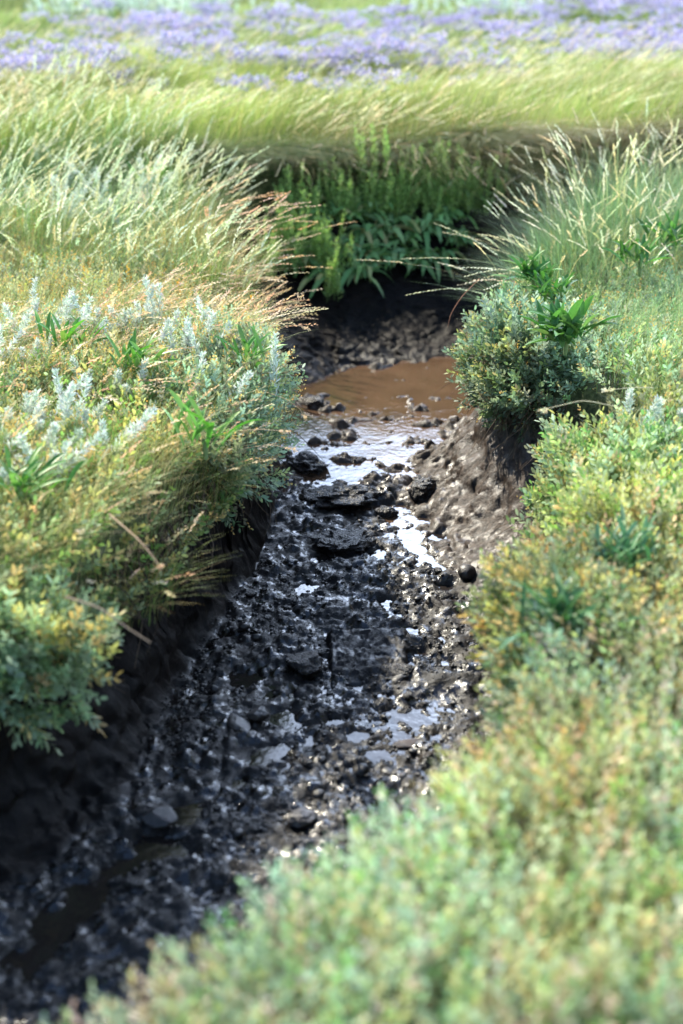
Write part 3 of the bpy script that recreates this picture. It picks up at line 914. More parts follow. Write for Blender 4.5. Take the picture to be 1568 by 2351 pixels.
# straw and pink bent grass at the creek edge of the left bank
pk = ([(.70, .46, .28), (.62, .50, .30), (.75, .60, .42)], [.4, .3, .3])
for (x, y, r_, lb) in [(-.50, 5.75, .16, 'pinkish straw grass tuft arching over the creek edge behind the left bush'),
                       (-.75, 5.35, .20, 'orange straw grass tuft on the left bank top beyond the silvery sprigs'),
                       (-.48, 4.95, .16, 'straw grass tuft at the lip of the left bank above the overhanging bush'),
                       (-.85, 4.45, .20, 'blurred golden grass tuft among silvery wormwood sprigs'),
                       (-.50, 4.0, .16, 'golden grass tuft with stalks sticking out over the creek by the dark clod'),
                       (-.95, 5.05, .20, 'golden straw tuft in the open purslane, left of the one at the lip'),
                       (-1.25, 4.75, .22, 'pale straw tuft left of the golden tufts, middle of the left bank'),
                       (-1.35, 4.2, .22, 'straw tuft at the left edge among the silver sprigs'),
                       (-1.15, 3.75, .22, 'blurred straw tuft in the middle of the near left bank'),
                       (-.62, 3.45, .16, 'brownish tangled tuft drooping over the near left bank edge')]:
    tussock('straw_grass_tussock', lb, (x, y), r_, 300, 80 if y > 4.1 else 30, g, (.16, .28), (.9, -.1), .7, .6, STR if y > 4.2 else ([(.22, .30, .10), (.42, .34, .16)], [.6, .4]),
            eh=(.20, .34), ear=.07, group='straw coloured grass tufts along the left creek edge', elean=.75 if y > 4.2 else .6, size=.014, loose=.7, k=14, earcols=pk)
# right bank: blue green tussocks with stiff ears
for (x, y, r_, nb, ne, dn, lb) in [
    (.86, 5.75, .20, 900, 34, (-.75, -.25), 'blue green tussock with long stalks reaching left over the dark water'),
    (1.20, 5.95, .24, 900, 45, (-.15, 0), 'blue green tussock with upright stiff ears, second from the creek corner'),
    (1.65, 6.1, .26, 900, 45, (.2, 0), 'tussock with upright ears at the right edge of the photo'),
    (1.35, 6.6, .24, 700, 45, (.1, .1), 'tussock with tall thin ears, at the back of the right bank'),
    (1.85, 6.9, .26, 700, 45, (.3, .1), 'tallest tussock at the back right edge'),
    (1.45, 5.2, .24, 800, 24, (.1, -.1), 'fine leaved tussock behind the dark green aster clump'),
    (1.60, 4.6, .26, 800, 18, (.1, -.1), 'fine bluish tussock at the right edge, level with the shaded hollow'),
    (.98, 6.12, .20, 1100, 40, (-.35, -.1), 'dense tussock filling the corner where the creek turns right'),
    (1.28, 6.3, .22, 1000, 40, (-.1, 0), 'dense tussock right of the corner where the creek turns'),
    (1.55, 7.05, .22, 900, 44, (.1, 0), 'tall shaggy tussock in the back row, in front of the brown matted bank'),
    (1.9, 7.35, .24, 900, 44, (.2, 0), 'tall shaggy tussock in the back row, second from the right edge'),
    (2.15, 7.3, .26, 600, 40, (.2, .1), 'hazy tussock at the far right corner of the right bank'),
    (1.15, 6.5, .20, 600, 36, (-.3, -.2), 'tussock with thin ears beside the brown matted far bank'),
    (1.35, 4.15, .18, 420, 8, (-.2, -.3), 'thin golden stemmed tussock above the yellow purslane')]:
    tussock('grass_tussock', lb, (x, y), r_, nb, ne, g, (.18, .42) if y < 6.4 else (.3, .6), dn, .9, .6, GRB, earc=(.78, .76, .54), eh=(.30, .58) if y < 6.4 else (.45, .75), ear=.10,
            group='stiff eared grass tussocks of the right bank', elean=.40 if dn[0] > -.5 else .9, size=.0125, k=20, loose=.3, bw=.0024)
# near grass sprays by the blurred asters
tussock('grass_tussock', 'blurred green grass tuft at the right edge above the near bushes', (1.02, 3.2), .10, 220, 3, g, (.2, .3), (-.3, -.1), .6, .6, GRB, eh=(.25, .3))
tussock('grass_tussock', 'dark green grass tuft in the shade on the near left bank', (-1.0, 3.35), .22, 700, 6, g, (.16, .28), (.6, -.2), .6, .8, ([(.08, .17, .05), (.15, .25, .08)], [.6, .4]), eh=(.2, .3))
tussock('grass_tussock', 'round soft green grass cushion on the lip of the left bank', (-.52, 4.25), .14, 900, 4, g, (.12, .2), (.7, -.3), .9, .9, ([(.20, .28, .09), (.34, .34, .12)], [.6, .4]), eh=(.2, .3), bw=.0016)

# meadow grass: one mass
def meadow():
    g = np.random.default_rng(303)
    def field(n, box, h, lean, cols, w, dens, g, dirn=(.95, -.2), seg=4):
        x, y = region(n, *box, dens, g)
        z = ground_z(x, y, False)[0]
        m = len(x)
        tuft = .5 + .5 * fbm(x * 1.5, y * 1.5, 6, 3)
        H = g.uniform(*h, m) * (.7 + .6 * tuft)
        D = unit(np.stack([dirn[0] + .6 * g.normal(size=m), dirn[1] + .6 * g.normal(size=m), np.zeros(m)], -1))
        return np.stack([x, y, z], -1), H, D, lean * (.6 + .7 * g.random(m)), mixc(m, *cols, .15, g) * (.7 + .55 * sstep(-.4, .4, vnoise(x * 1.5, y * 2.6, 3)))[:, None], w
    G = Geo()
    off = lambda x, y: (sdist(x, y, TOP) < -.02)
    A = field(120000, (-3.4, 3.4, 7.0, 10.4), (.18, .42), .38, ([(.30, .39, .12), (.40, .43, .17), (.18, .29, .08), (.50, .44, .24)], [.34, .26, .25, .15]), .004,
              lambda x, y: off(x, y) * (.95 - .45 * sstep(9, 10.4, y)) * sstep(6.9, 7.4, y + .25 * x), g)
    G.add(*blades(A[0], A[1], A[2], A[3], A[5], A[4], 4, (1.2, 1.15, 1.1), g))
    A = field(80000, (-5.3, 5.3, 9.6, 18), (.10, .24), .5, ([(.28, .38, .14), (.40, .42, .20), (.17, .29, .08), (.33, .39, .23)], [.4, .25, .2, .15]), .009,
              lambda x, y: off(x, y) * 1.0, g)
    G.add(*blades(A[0], A[1], A[2], A[3], A[5], A[4], 3, (1.2, 1.15, 1.1), g))
    # thinner and thinner beyond the edge of the photo
    n = 30000
    y = 19 + 60 * g.random(n) ** 2; x = g.uniform(-.45, .45, n) * y
    z = ground_z(x, y, False)[0]
    D = unit(np.stack([.9 + .3 * g.normal(size=n), .3 * g.normal(size=n), np.zeros(n)], -1))
    G.add(*blades(np.stack([x, y, z], -1), g.uniform(.2, .35, n), D, .6, .02, mixc(n, [(.34, .42, .14), (.45, .45, .2)], [.6, .4], .15, g), 3, (1.2, 1.15, 1.1), g))
    tag(G.build('meadow_grass', M_GRASS), 'fine yellow green meadow grass bent to the right beyond the creek', 'grass', None, 'stuff')
    # seed stalks through the meadow
    G = Geo()
    x, y = region(9000, -3.4, 3.4, 7.8, 12.2, lambda x, y: off(x, y) * (.3 + .5 * (vnoise(x * 1.3, y * 1.3, 9) > -.1)) * (1 - .7 * sstep(9.2, 11, y)), g)
    m = len(x); z = ground_z(x, y, False)[0]; P = np.stack([x, y, z], -1)
    H = g.uniform(.30, .46, m); D = unit(np.stack([.95 + .25 * g.normal(size=m), -.1 + .3 * g.normal(size=m), np.zeros(m)], -1)); ln = g.uniform(.35, .8, m)
    ec = mixc(m, [(.70, .66, .42), (.68, .56, .36), (.62, .66, .38)], [.45, .25, .3], .1, g)
    G.add(*blades(P, H, D, ln, .0022, ec * .8, 5, (1, 1, 1), g, prof=lambda t: 1.0))
    G.add(*ears(P, H, D, ln, ec, .10, 9, .019, g, .35))
    tag(G.build('meadow_seed_heads', M_DRY), 'pale seed heads nodding to the right above the meadow grass', 'grass', None, 'stuff')
    # fine undergrowth on both banks
    G = Geo()
    x, y = region(26000, -2.6, 2.4, 2.6, 7.2, lambda x, y: (sdist(x, y, TOP) < -.0) * ((x < 0) & (y > 2.9) | (x > .9) & (y > 3.9)) * (.10 + .55 * (vnoise(x * 2.5, y * 2.5, 5) > .05)), g)
    m = len(x); z = ground_z(x, y, False)[0]
    D = unit(np.stack([.6 + .6 * g.normal(size=m), -.1 + .6 * g.normal(size=m), np.zeros(m)], -1))
    G.add(*blades(np.stack([x, y, z], -1), g.uniform(.14, .27, m), D, g.uniform(.2, .9, m), .0022, mixc(m, [(.24, .34, .11), (.34, .40, .16), (.16, .27, .08), (.55, .45, .22)], [.35, .25, .2, .2], .15, g), 5, (1.2, 1.1, 1), g))
    x, y = region(52000, -2.6, -.1, 2.9, 6.6, lambda x, y: (sdist(x, y, TOP) < .03) * (.15 + .8 * (vnoise(x * 2.1, y * 2.1, 15) > -.15)) * sstep(6.6, 5.9, y), g)
    m = len(x); z = np.maximum(ground_z(x, y, False)[0], -.2)
    D = unit(np.stack([.9 + .4 * g.normal(size=m), -.25 + .4 * g.normal(size=m), np.zeros(m)], -1))
    G.add(*blades(np.stack([x, y, z], -1), g.uniform(.17, .30, m), D, g.uniform(.2, .9, m), .0024, mixc(m, [(.34, .40, .18), (.46, .46, .24), (.22, .32, .12), (.60, .50, .30)], [.35, .25, .2, .2], .15, g), 5, (1.3, 1.2, 1.1), g))
    x, y = region(22000, .5, 2.4, 3.7, 6.6, lambda x, y: (sdist(x, y, TOP) < .0) * sstep(.8, 1.15, x) * (.25 + .7 * (vnoise(x * 2.4, y * 2.4, 31) > -.1)), g)
    m = len(x); z = ground_z(x, y, False)[0]
    D = unit(np.stack([.2 + .7 * g.normal(size=m), -.2 + .5 * g.normal(size=m), np.zeros(m)], -1))
    G.add(*blades(np.stack([x, y, z], -1), g.uniform(.18, .34, m), D, g.uniform(.1, 1.0, m), .0022, mixc(m, [(.26, .40, .20), (.40, .44, .22), (.22, .34, .14)], [.4, .25, .35], .15, g), 5, (1.2, 1.2, 1.1), g))
    tag(G.build('bank_grass', M_GRASS), 'thin grass blades growing through the purslane on both creek banks', 'grass', None, 'stuff')
meadow()

# drooping thatch over the far bank
def thatch():
    g = np.random.default_rng(404)
    G = Geo()
    n = 26000
    x = g.uniform(-1.0, 2.8, n)
    # walk along the far edge of the turf
    e = TOP[(TOP[:, 1] > 6.7)]
    e = e[np.argsort(e[:, 0])]
    e = e[(e[:, 1] > 7.55)]
    y = np.interp(x, e[:, 0], e[:, 1]) + .12 - g.random(n) ** 1.6 * (.14 + .55 * sstep(.75, 1.2, x))
    z = ground_z(x, y, False)[0]
    D = unit(np.stack([.6 + .6 * g.normal(size=n), -.7 + .35 * g.normal(size=n), np.zeros(n)], -1))
    br = sstep(.4, 1.2, x)
    c = mixc(n, [(.24, .33, .14), (.42, .37, .22), (.15, .25, .10)], [.45, .25, .3], .15, g) * (1 - br[:, None]) + mixc(n, [(.46, .38, .25), (.56, .50, .33), (.34, .42, .19)], [.4, .3, .3], .15, g) * br[:, None]
    G.add(*blades(np.stack([x, y, z], -1), g.uniform(.16, .36, n), D, g.uniform(.7, 1.5, n), .003, c, 5, (1.15, 1.1, 1), g))
    tag(G.build('overhanging_grass', M_GRASS), 'tangled grass drooping over the lip of the far creek bank', 'grass', None, 'stuff')
thatch()

# pale ears drooping over the far bank lip
g = np.random.default_rng(505)
for (px, py, lb) in [(820, 345, 'nodding pale ears over the far bank, left of the middle'), (930, 340, 'nodding pale ears over the middle of the far bank'), (1040, 350, 'nodding pale ears over the far bank near its brown thatch'), (700, 360, 'nodding pale ears over the left end of the far bank'), (760, 350, 'nodding pale ears over the far bank, second from its left end'), (985, 345, 'nodding pale ears over the far bank above the tallest feathery plants'), (1130, 345, 'half brown tuft over the far bank where the matted thatch begins'), (1220, 350, 'brown matted tuft slumped over the far bank on the right')]:
    c = hit(px, py + 20)
    tussock('drooping_grass_tuft', lb, (c[0], c[1]), (.18), 420, 24, g, (.2, .36), (.5, -.8), .5, 1.2, ([(.25, .30, .13), (.36, .30, .18)], [.5, .5]),
            earc=(.66, .56, .42), eh=(.24, .36), ear=.09, group='drooping tufts on the far bank', elean=1.2, size=.013)

# ---- broad leaved sea aster --------------------------------------------------
def aster(name, label, c, n, g, L=(.10, .17), W=.020, cols=None, dirb=(0, 0, .5), parent_z=None, group=None, up=.9, droop=.5, cat='plant'):
    org = tuple(c)
    root = empty(name, org, label, cat, group)
    G = Geo()
    a = np.linspace(0, 2 * math.pi * 5.1, n) + .3 * g.normal(size=n)
    D0 = unit(np.stack([np.cos(a), np.sin(a), up * (.2 + 1.8 * g.random(n))], -1) + np.array(dirb) + .3 * rand_unit(n, g))
    Ln = g.uniform(*L, n)
    C = mixc(n, *(cols or ([(.07, .19, .045), (.11, .26, .06), (.16, .30, .09)], [.45, .35, .2])), .12, g)
    S = unit(np.cross(D0, UP) + .35 * rand_unit(n, g))
    Nn = unit(np.cross(S, D0))
    JIT = .035 * g.normal(size=(n, 3)) * np.array([1, 1, .25])
    rows = []
    seg = 7
    for i in range(seg + 1):
        t = i / seg
        c0 = np.array(c) + JIT + D0 * (Ln * t)[:, None] - UP * (Ln * droop * t * t * .6)[:, None]
        wv = W * (.18 + .82 * math.sin(math.pi * min(1, t * .93 + .05)) ** .8) * (1 if t < 1 else .05)
        fold = Nn * wv * .28
        rows += [c0 + S * wv * .5 + fold, c0, c0 - S * wv * .5 + fold]
    k = 3 * (seg + 1)
    V = np.stack(rows, 1).reshape(-1, 3)
    fs = []
    for i in range(seg):
        for j in (0, 1):
            p = 3 * i + j
            fs += [[p, p + 1, p + 4], [p, p + 4, p + 3]]
    F = (np.array(fs)[None] + (np.arange(n) * k)[:, None, None]).reshape(-1, 3)
    G.add(V, F, np.repeat(C, k, 0))
    G.build('leaves', M_GLOSS, root, org, smooth=True)
    # short fleshy stalk
    G = Geo(); m = 5
    a = np.linspace(0, 2 * math.pi, m, endpoint=False)
    ring = np.stack([np.cos(a), np.sin(a), 0 * a], -1)
    b = np.array(c)
    V = np.concatenate([b - UP * .06 + ring * .007, b + ring * .009])
    F = np.array([[i, (i + 1) % m, m + (i + 1) % m] for i in range(m)] + [[i, m + (i + 1) % m, m + i] for i in range(m)])
    G.add(V, F, np.array([.14, .20, .07]))
    G.build('stalk', M_STEM, root, org)
    return root
AG = 'broad leaved asters of the right bank'
g = np.random.default_rng(606)
def at(px, py, z): return Pw(px, py, z)
aster('sea_aster', 'glossy dark green aster with drooping strap leaves beside the shaded hollow', at(1300, 775, .13), 46, g, (.13, .22), .030, dirb=(-.35, -.35, .3), group=AG)
aster('sea_aster', 'bushy green aster at the top of the overhanging purslane bush', at(1225, 640, .11), 40, g, (.10, .18), .018, dirb=(-.2, -.1, .5), group=AG)
aster('sea_aster', 'smaller green aster between the bushy aster and the glossy drooping one', at(1270, 680, .09), 30, g, (.10, .16), .018, dirb=(-.3, -.1, .3), group=AG)
aster('sea_aster', 'blurred dark aster among near purslane at the right, closest to the gravel', at(1290, 1440, .0), 60, g, (.10, .19), .015, dirb=(-.3, .2, .4), group=AG, cols=([(.06, .16, .05), (.11, .22, .09)], [.6, .4]))
aster('sea_aster', 'blurred bluish green aster near the right edge, above the other blurred one', at(1430, 1300, .0), 60, g, (.10, .18), .015, dirb=(.1, .1, .6), group=AG, cols=([(.08, .20, .08), (.14, .26, .13)], [.6, .4]))
aster('sea_aster', 'low aster right of the blurred bluish one, at the photo edge', at(1530, 1190, .02), 20, g, (.1, .15), .016, dirb=(-.1, .1, .6), group=AG, cols=([(.10, .22, .05), (.16, .28, .09)], [.6, .4]))
aster('sea_aster', 'fresh green aster among grass at the top right edge', at(1535, 560, .12), 30, g, (.12, .2), .02, dirb=(0, 0, .7), group=AG)
aster('sea_aster', 'fresh green aster among the blue grass left of the top right edge', at(1470, 600, .12), 26, g, (.1, .18), .018, dirb=(0, 0, .7), group=AG)
AG2 = 'broad leaved asters of the left bank'
for (px, py, nn, lb) in [(310, 850, 26, 'bright green aster amid silvery sprigs left of the golden tuft'), (150, 800, 22, 'bright green aster near the left edge, above the silvery spray'), (560, 830, 16, 'small green aster behind the creek edge bush of the left bank'),
                         (470, 1010, 18, 'green aster near the lower lip of the left bank'), (60, 1130, 26, 'dark green aster at the left edge in shade'), (330, 420, 20, 'green aster deep in the pale seed head stand')]:
    aster('sea_aster', lb, at(px, py, .06 if py > 500 else .12), nn, g, (.12, .20), .017, dirb=(.3, 0, .7), group=AG2, cols=([(.10, .26, .05), (.18, .34, .09)], [.6, .4]))
aster('sea_aster', 'bright yellow green leafy plant on the lip of the far bank', at(1170, 285, .08), 40, g, (.16, .26), .028, dirb=(0, 0, .8), cols=([(.16, .34, .05), (.30, .42, .07)], [.6, .4]))

# far bank: asters whose leaves hang down over the mud
AG3 = 'drooping leafy asters on the far creek bank'
g = np.random.default_rng(707)
far_as = []
for i, (px, py) in enumerate([(700, 520), (760, 500), (815, 500), (850, 540), (890, 520), (930, 560), (975, 530), (1010, 510), (1050, 560), (840, 590), (905, 600), (960, 600), (780, 570), (1030, 440), (720, 590), (745, 640), (820, 630), (1000, 600), (660, 560), (870, 480), (680, 610)]):
    c = hit(px, py + 12) + UP * .03
    aster('sea_aster', 'dark green strap leaved aster hanging on the shaded far bank', c, 26, g, (.14, .27), .030, dirb=(.1, -.35, .6), group=AG3, droop=1.0 + .5 * g.random(),
          cols=([(.18, .34, .11), (.25, .42, .16), (.36, .36, .14)], [.5, .36, .14]))

# far bank: feathery upright sea blite
def feathery(name, label, c, h, g, group):
    root = empty(name, tuple(c), label, 'plant', group)
    G = Geo(); G2 = Geo()
    for k in range(7):
        b = np.array(c) + np.array([.035 * g.normal(), .02 * g.normal(), 0])
        hh = h * g.uniform(.55, 1.1); tip = np.array([.10 * g.normal() * hh, -.25 * hh * g.random(), hh])
        n = 75
        t = g.random(n) ** .8 * .92 + .08
        P = b + tip * t[:, None]
        D = rand_unit(n, g); D[:, 2] = np.abs(D[:, 2]) * .7 + .5
        C = mixc(n, [(.30, .46, .13), (.38, .54, .17), (.22, .35, .11)], [.4, .35, .25], .12, g)
        G.add(*leaves(P, D, .034 * (1.15 - .6 * t), .0045, C, g, .12))
        G2.add(*blades(b[None], np.array([hh]), unit(np.array([[tip[0], tip[1], 0]])), np.array([.12]), np.array([.004]), np.array([[.14, .2, .07]]), 4, g=g))
    G.build('leaves', M_LEAF, root, tuple(c)); G2.build('stems', M_STEM, root, tuple(c))
FG = 'feathery green plants upright on the far creek bank'
for i in range(48):
    if i < 22:
        px = 880 + 215 * (i / 21) + 12 * g.normal(); py = 486 + 16 * g.normal(); h = .30 + .05 * g.normal()
    elif i < 34:
        px = 640 + 240 * ((i - 22) / 11) + 12 * g.normal(); py = 500 + 30 * g.normal(); h = .25 + .05 * g.normal()
    else:
        px = 610 + 170 * ((i - 34) / 13) + 10 * g.normal(); py = 625 + 35 * g.normal(); h = .27
    c = hit(px, py + 14) + UP * .02
    feathery('sea_blite', 'feathery upright green plant on the shaded face of the far bank' if i < 34 else 'feathery dark plant low on the left corner of the far bank', c, h, g, FG if i < 34 else 'feathery plants at the left corner of the far bank')

# ---- silvery wormwood -------------------------------------------------------
def wormwood(label, c, h, ns, g, spread=.10, lean=(.25, 0)):
    root = empty('sea_wormwood', tuple(c), label, 'plant', 'silvery wormwood plants')
    G = Geo(); G2 = Geo()
    for k in range(int(ns * 1.3) if ns > 2 else ns):
        b = np.array(c) + np.array([spread * g.normal() * .8, spread * g.normal() * .8, 0])
        hh = 1.2 * h * g.uniform(.55, 1.1)
        tip = np.array([(lean[0] + .4 * g.normal()) * hh, (lean[1] + .35 * g.normal()) * hh, hh])
        n = 165
        t = g.random(n) ** .75
        P = b + tip * t[:, None] + rand_unit(n, g) * (.012 * (1.1 - t))[:, None]
        D = rand_unit(n, g) + unit(tip) * 1.1
        G.add(*leaves(P, D, .026 * (1.2 - .5 * t), .0042, mixc(n, [(.58, .64, .56), (.70, .74, .67), (.42, .52, .42)], [.5, .3, .2], .08, g), g, .2))
        G2.add(*blades(b[None], np.array([hh]), unit(np.array([[tip[0], tip[1], 0]])), np.array([.25]), np.array([.003]), np.array([[.45, .5, .42]]), 4, g=g))
    G.build('leaves', M_SILVER, root, tuple(c)); G2.build('stems', M_STEM, root, tuple(c))
g = np.random.default_rng(808)
for (px, py, z, h, ns, lb) in [
    (190, 545, .0, .24, 9, 'bluish silver wormwood standing at the front of the pale seed head stand'),
    (300, 500, .02, .22, 7, 'silver wormwood half hidden in seed head grass right of the bluish one'),
    (590, 905, .0, .18, 1, 'single tall silver sprig near the left creek edge'),
    (520, 960, .0, .12, 1, 'small silver sprig below the single tall sprig'),
    (370, 780, .0, .17, 9, 'silver wormwood clump amid golden grass, middle of the left bank'),
    (430, 850, .0, .15, 6, 'silver wormwood clump right of the middle of the left bank'),
    (250, 800, .0, .14, 6, 'silver wormwood between the green asters of the left bank'),
    (90, 800, .0, .18, 7, 'silver wormwood spray near the left edge, beyond the brightest clump'),
    (20, 860, .0, .16, 6, 'silver wormwood cut by the left edge'),
    (130, 1020, .0, .17, 9, 'tall loose silver wormwood over the brightest clump'),
    (90, 1120, .0, .14, 12, 'brightest blurred silver wormwood clump at the near left bank'),
    (30, 1060, .0, .14, 7, 'silver wormwood at the left edge beside the brightest clump'),
    (270, 940, .0, .13, 5, 'thin silver wormwood in the middle of the blurred left bank'),
    (1545, 1010, .0, .10, 5, 'bluish silver wormwood at the right edge above the near purslane'),
    (1550, 950, .02, .10, 3, 'small silver wormwood at the right edge, higher one'),
    (120, 440, .02, .2, 5, 'silver wormwood at the left edge within the seed head stand')]:
    wormwood(lb, at(px, py, z - .03), h, ns, g)

# ---- sea lavender -----------------------------------------------------------
def lavender_geo(g, n=150):
    G = Geo()
    k = 9
    a = g.uniform(0, 6.28, k); r_ = .12 * np.sqrt(g.random(k))
    cen = np.stack([r_ * np.cos(a) + .03, r_ * np.sin(a), .26 + .06 * g.random(k) - r_ * .4], -1)
    idx = g.integers(0, k, n)
    P = cen[idx] + rand_unit(n, g) * np.array([.042, .042, .022]) * g.random((n, 1)) ** .5
    C = mixc(n, [(.36, .34, .53), (.44, .43, .58), (.48, .44, .54), (.27, .25, .44)], [.35, .3, .2, .15], .1, g)
    G.add(*leaves(P, rand_unit(n, g) + UP * .3, .016, .012, C, g, 0))
    D = unit(np.stack([cen[:, 0], cen[:, 1], 0 * a], -1))
    G.add(*blades(np.zeros((k, 3)) + .01 * g.normal(size=(k, 3)) * np.array([1, 1, 0]), cen[:, 2], D, r_ / .26, .004, np.array([.20, .27, .12]), 4, g=g))
    m = 16
    a = g.uniform(0, 6.28, m)
    G.add(*leaves(np.zeros((m, 3)), np.stack([np.cos(a), np.sin(a), .8 + 0 * a], -1), .12, .03, mixc(m, [(.18, .28, .08), (.28, .36, .12)], [.5, .5], .1, g), g, .1))
    return np.concatenate(G.V), np.concatenate(G.F), np.concatenate(G.C)
g = np.random.default_rng(909)
LP = [lavender_geo(g) for _ in range(6)]
LM = [make_mesh('sea_lavender', *[LP[i][0], LP[i][1]], M_FLOWER, LP[i][2]) for i in range(6)]
def lav_dens(x, y):
    band = sstep(8.5, 9.7, y - 1.1 * sstep(-.5, 2.6, x)) * sstep(13.2, 12.4, y - 2.0 * sstep(.8, 2.6, x))
    patch = sstep(-.2, .12, fbm(x * 1.7, y * 2.2, 21, 3))
    return band * (.09 + .60 * patch)
xs, ys = region(2900, -4.8, 4.8, 8.5, 15.8, lav_dens, g)
o_ = np.argsort(ys + .15 * np.abs(xs)); xs, ys = xs[o_], ys[o_]
zs = ground_z(xs, ys, False)[0]
NI = 290
for i in range(min(NI, len(xs))):
    o = link('sea_lavender', LM[i % 6], None, (xs[i], ys[i], zs[i]))
    s = g.uniform(.7, 1.2); o.scale = (s * 1.15, s * 1.15, s); o.rotation_euler = (0, 0, g.uniform(0, 6.28))
    tag(o, 'pale purple sea lavender plant in bloom in the far meadow', 'flower', 'sea lavender blooming in the meadow')
if len(xs) > NI:
    G = Geo()
    for i in range(NI, len(xs)):
        V, F, C = LP[i % 6]
        G.add(rotz(V, g.uniform(0, 6.28)) * np.array([1.2, 1.2, 1]) * g.uniform(.8, 1.25) + np.array([xs[i], ys[i], zs[i]]), F, C * g.uniform(.85, 1.15))
    tag(G.build('sea_lavender_field', M_FLOWER), 'farthest purple sea lavender running into one bed along the top', 'flowers', None, 'stuff')
print('lavender', len(xs))
# pale wormwood patch at the very top
G = Geo()
x, y = region(2600, -5, 5, 13.9, 16.5, lambda x, y: np.exp(-((x + 1.9) / .7) ** 2) + np.exp(-((x - 1.4) / .5) ** 2) * .4, g)
m = len(x)
for j in range(10):
    G.add(*leaves(np.stack([x, y, ground_z(x, y, False)[0] + .1 + .03 * j * g.random(m)], -1), rand_unit(m, g) + UP, .08, .02, mixc(m, [(.55, .62, .55), (.45, .55, .45)], [.5, .5], .1, g), g, .1))
tag(G.build('far_wormwood', M_SILVER), 'far patches of silvery wormwood at the top of the photo', 'ground cover', None, 'stuff')

# ---- roots hanging from the banks --------------------------------------------
def tube(G, pts, r0, r1, c, m=5):
    pts = np.asarray(pts, float); n = len(pts)
    rr = np.linspace(r0, r1, n)
    a = np.linspace(0, 2 * math.pi, m, endpoint=False)
    V = []
    for i in range(n):
        tn = unit(pts[min(i + 1, n - 1)] - pts[max(i - 1, 0)])
        s = unit(np.cross(tn, [.31, .22, .92])); u = np.cross(tn, s)
        V.append(pts[i] + rr[i] * (np.cos(a)[:, None] * s + np.sin(a)[:, None] * u))
    V = np.concatenate(V)
    F = []
    for i in range(n - 1):
        for j in range(m):
            p, q = i * m + j, i * m + (j + 1) % m
            F += [[p, q, q + m], [p, q + m, p + m]]
    G.add(V, np.array(F), np.array(c))
g = np.random.default_rng(111)
G = Geo()
n = 0
while n < 1100:
    i = g.integers(0, len(TOP)); f = g.random()
    p = TOP[i] * (1 - f) + TOP[(i + 1) % len(TOP)] * f
    if p[1] > 6.5 or abs(p[0]) > 1.6 or p[1] < 2.3: continue
    n += 1
    d0, og = outward(np.array([p[0]]), np.array([p[1]]))
    b = np.array([p[0], p[1], -.12 - .05 * g.random()]) + og[0] * (.02 + .05 * g.random())
    L = g.uniform(.08, .32); k = 7; pts = [b]
    v = og[0] * .5 + np.array([0, 0, -1]) + .25 * g.normal(size=3)
    for _ in range(k):
        v = v + .35 * g.normal(size=3) * np.array([1, 1, .3]) - og[0] * .12
        pts.append(pts[-1] + unit(v) * L / k)
    tube(G, pts, g.uniform(.0012, .003), .0006, np.array([.10, .07, .045]) * g.uniform(.4, 1.6), 4)
tag(G.build('roots', M_STEM), 'thin dark roots dangling from the cut edge of both creek banks', 'roots', None, 'stuff')

# lone stalks that cross the dark water
def stalk(name, label, pts, r, c, head=0, hc=(.6, .45, .28), cat='grass stalk'):
    org = pts[0]
    root = empty(name, tuple(org), label, cat)
    G = Geo(); P_ = np.array(pts)
    t = np.linspace(0, len(P_) - 1, 16)
    Q = np.stack([np.interp(t, np.arange(len(P_)), P_[:, i]) for i in range(3)], -1)
    for _ in range(2): Q[1:-1] = (Q[:-2] + 2 * Q[1:-1] + Q[2:]) / 4
    tube(G, Q, r, r * .5, np.array(c), 5)
    G.build('stem', M_STEM, root, tuple(org), True)
    if head:
        G = Geo(); k = 16
        P2 = Q[-1] + (Q[-1] - Q[-4]) * np.linspace(-.6, .6, k)[:, None]
        G.add(*leaves(P2, (Q[-1] - Q[-4])[None] / .05 + .45 * rand_unit(k, g), head, head * .4, mixc(k, [hc], [1], .1, g), g, .1))
        G.build('seed_head', M_DRY, root, tuple(org))
def ray(px, py, y):
    X_ = (px - 784) / 3265; Y_ = -(py - 1175.5) / 3265; p = R(PITCH)
    d = np.array([X_, math.cos(p) + Y_ * math.sin(p), -math.sin(p) + Y_ * math.cos(p)]); t = y / d[1]
    return np.array([0, 0, CAM_Z]) + d * t
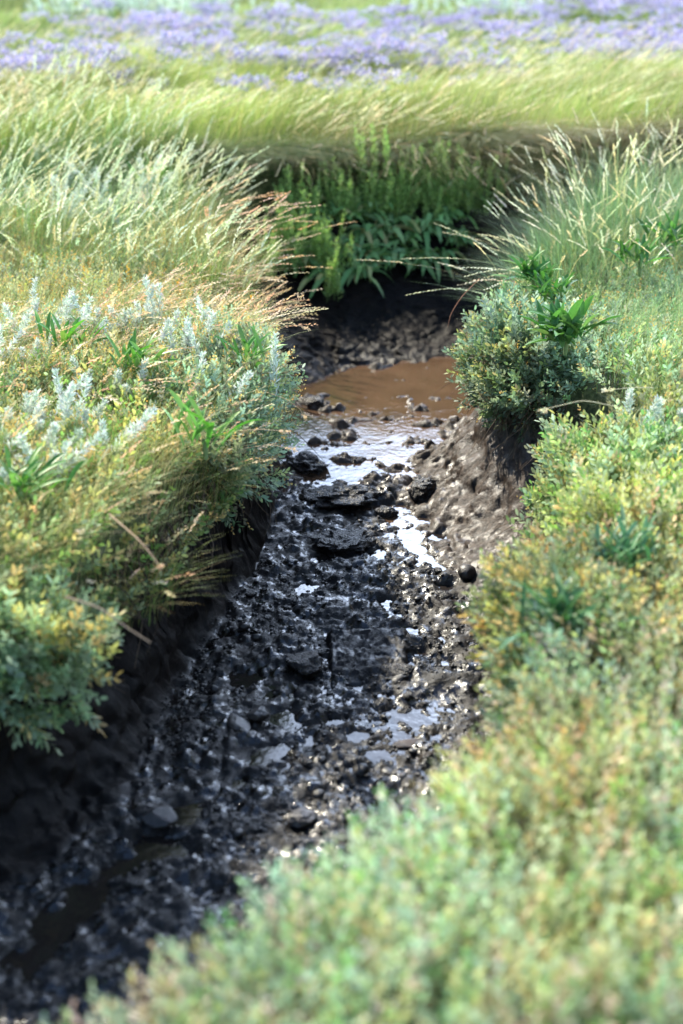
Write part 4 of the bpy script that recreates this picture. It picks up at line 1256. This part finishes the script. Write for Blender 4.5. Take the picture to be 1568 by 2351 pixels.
stalk('grass_stalk', 'reddish curved stalk hanging from the right bank over the dark mud', [ray(1100, 640, 5.5), ray(1060, 680, 5.4), ray(1035, 720, 5.35), ray(1028, 750, 5.33)], .002, (.35, .16, .10))
stalk('grass_stalk', 'straw stalk with a small head sticking out above the left bush', [ray(640, 700, 4.9), ray(665, 690, 4.85), ray(690, 682, 4.82)], .0012, (.5, .3, .2), .012)
stalk('grass_stalk', 'straw stalk pointing right from the left bush towards the pool', [ray(620, 745, 4.7), ray(665, 742, 4.65), ray(700, 752, 4.62)], .0012, (.5, .36, .22), .012)
stalk('grass_stalk', 'bent straw stalk hanging over the small mud lump in the pool', [ray(610, 900, 4.3), ray(655, 915, 4.25), ray(690, 940, 4.22), ray(697, 958, 4.2)], .0012, (.5, .36, .22), .013)
stalk('grass_stalk', 'lowest of the straw stalks poking over the large dark clod', [ray(560, 1030, 4.0), ray(620, 1020, 3.95), ray(665, 1030, 3.9)], .0012, (.55, .42, .28), .013)
stalk('grass_stalk', 'upper straw stalk poking out above the large dark clod', [ray(540, 990, 4.0), ray(600, 985, 3.95), ray(650, 990, 3.9)], .0012, (.55, .42, .28), .013)
stalk('grass_stalk', 'pale eared stalk lying across the yellow purslane, lower one', [ray(1420, 935, 3.75), ray(1340, 918, 3.7), ray(1270, 935, 3.68), ray(1250, 940, 3.66)], .0015, (.5, .45, .28), .014, (.62, .58, .4))
stalk('grass_stalk', 'pale eared stalk lying across the yellow purslane, upper one', [ray(1500, 890, 4.0), ray(1450, 890, 3.95), ray(1400, 895, 3.9)], .0015, (.5, .45, .28), .014, (.62, .58, .4))
stalk('dry_twig', 'pale broken twig sticking out of the near left bush', [ray(150, 1370, 2.85), ray(230, 1395, 2.82), ray(290, 1440, 2.8), ray(345, 1475, 2.78)], .0028, (.42, .30, .20), cat='twig')
stalk('dry_twig', 'brown drooping stem on the near left bank above the bush', [ray(250, 1180, 3.2), ray(320, 1240, 3.1), ray(360, 1290, 3.05), ray(365, 1300, 3.04)], .0025, (.45, .30, .18), .013, cat='twig')
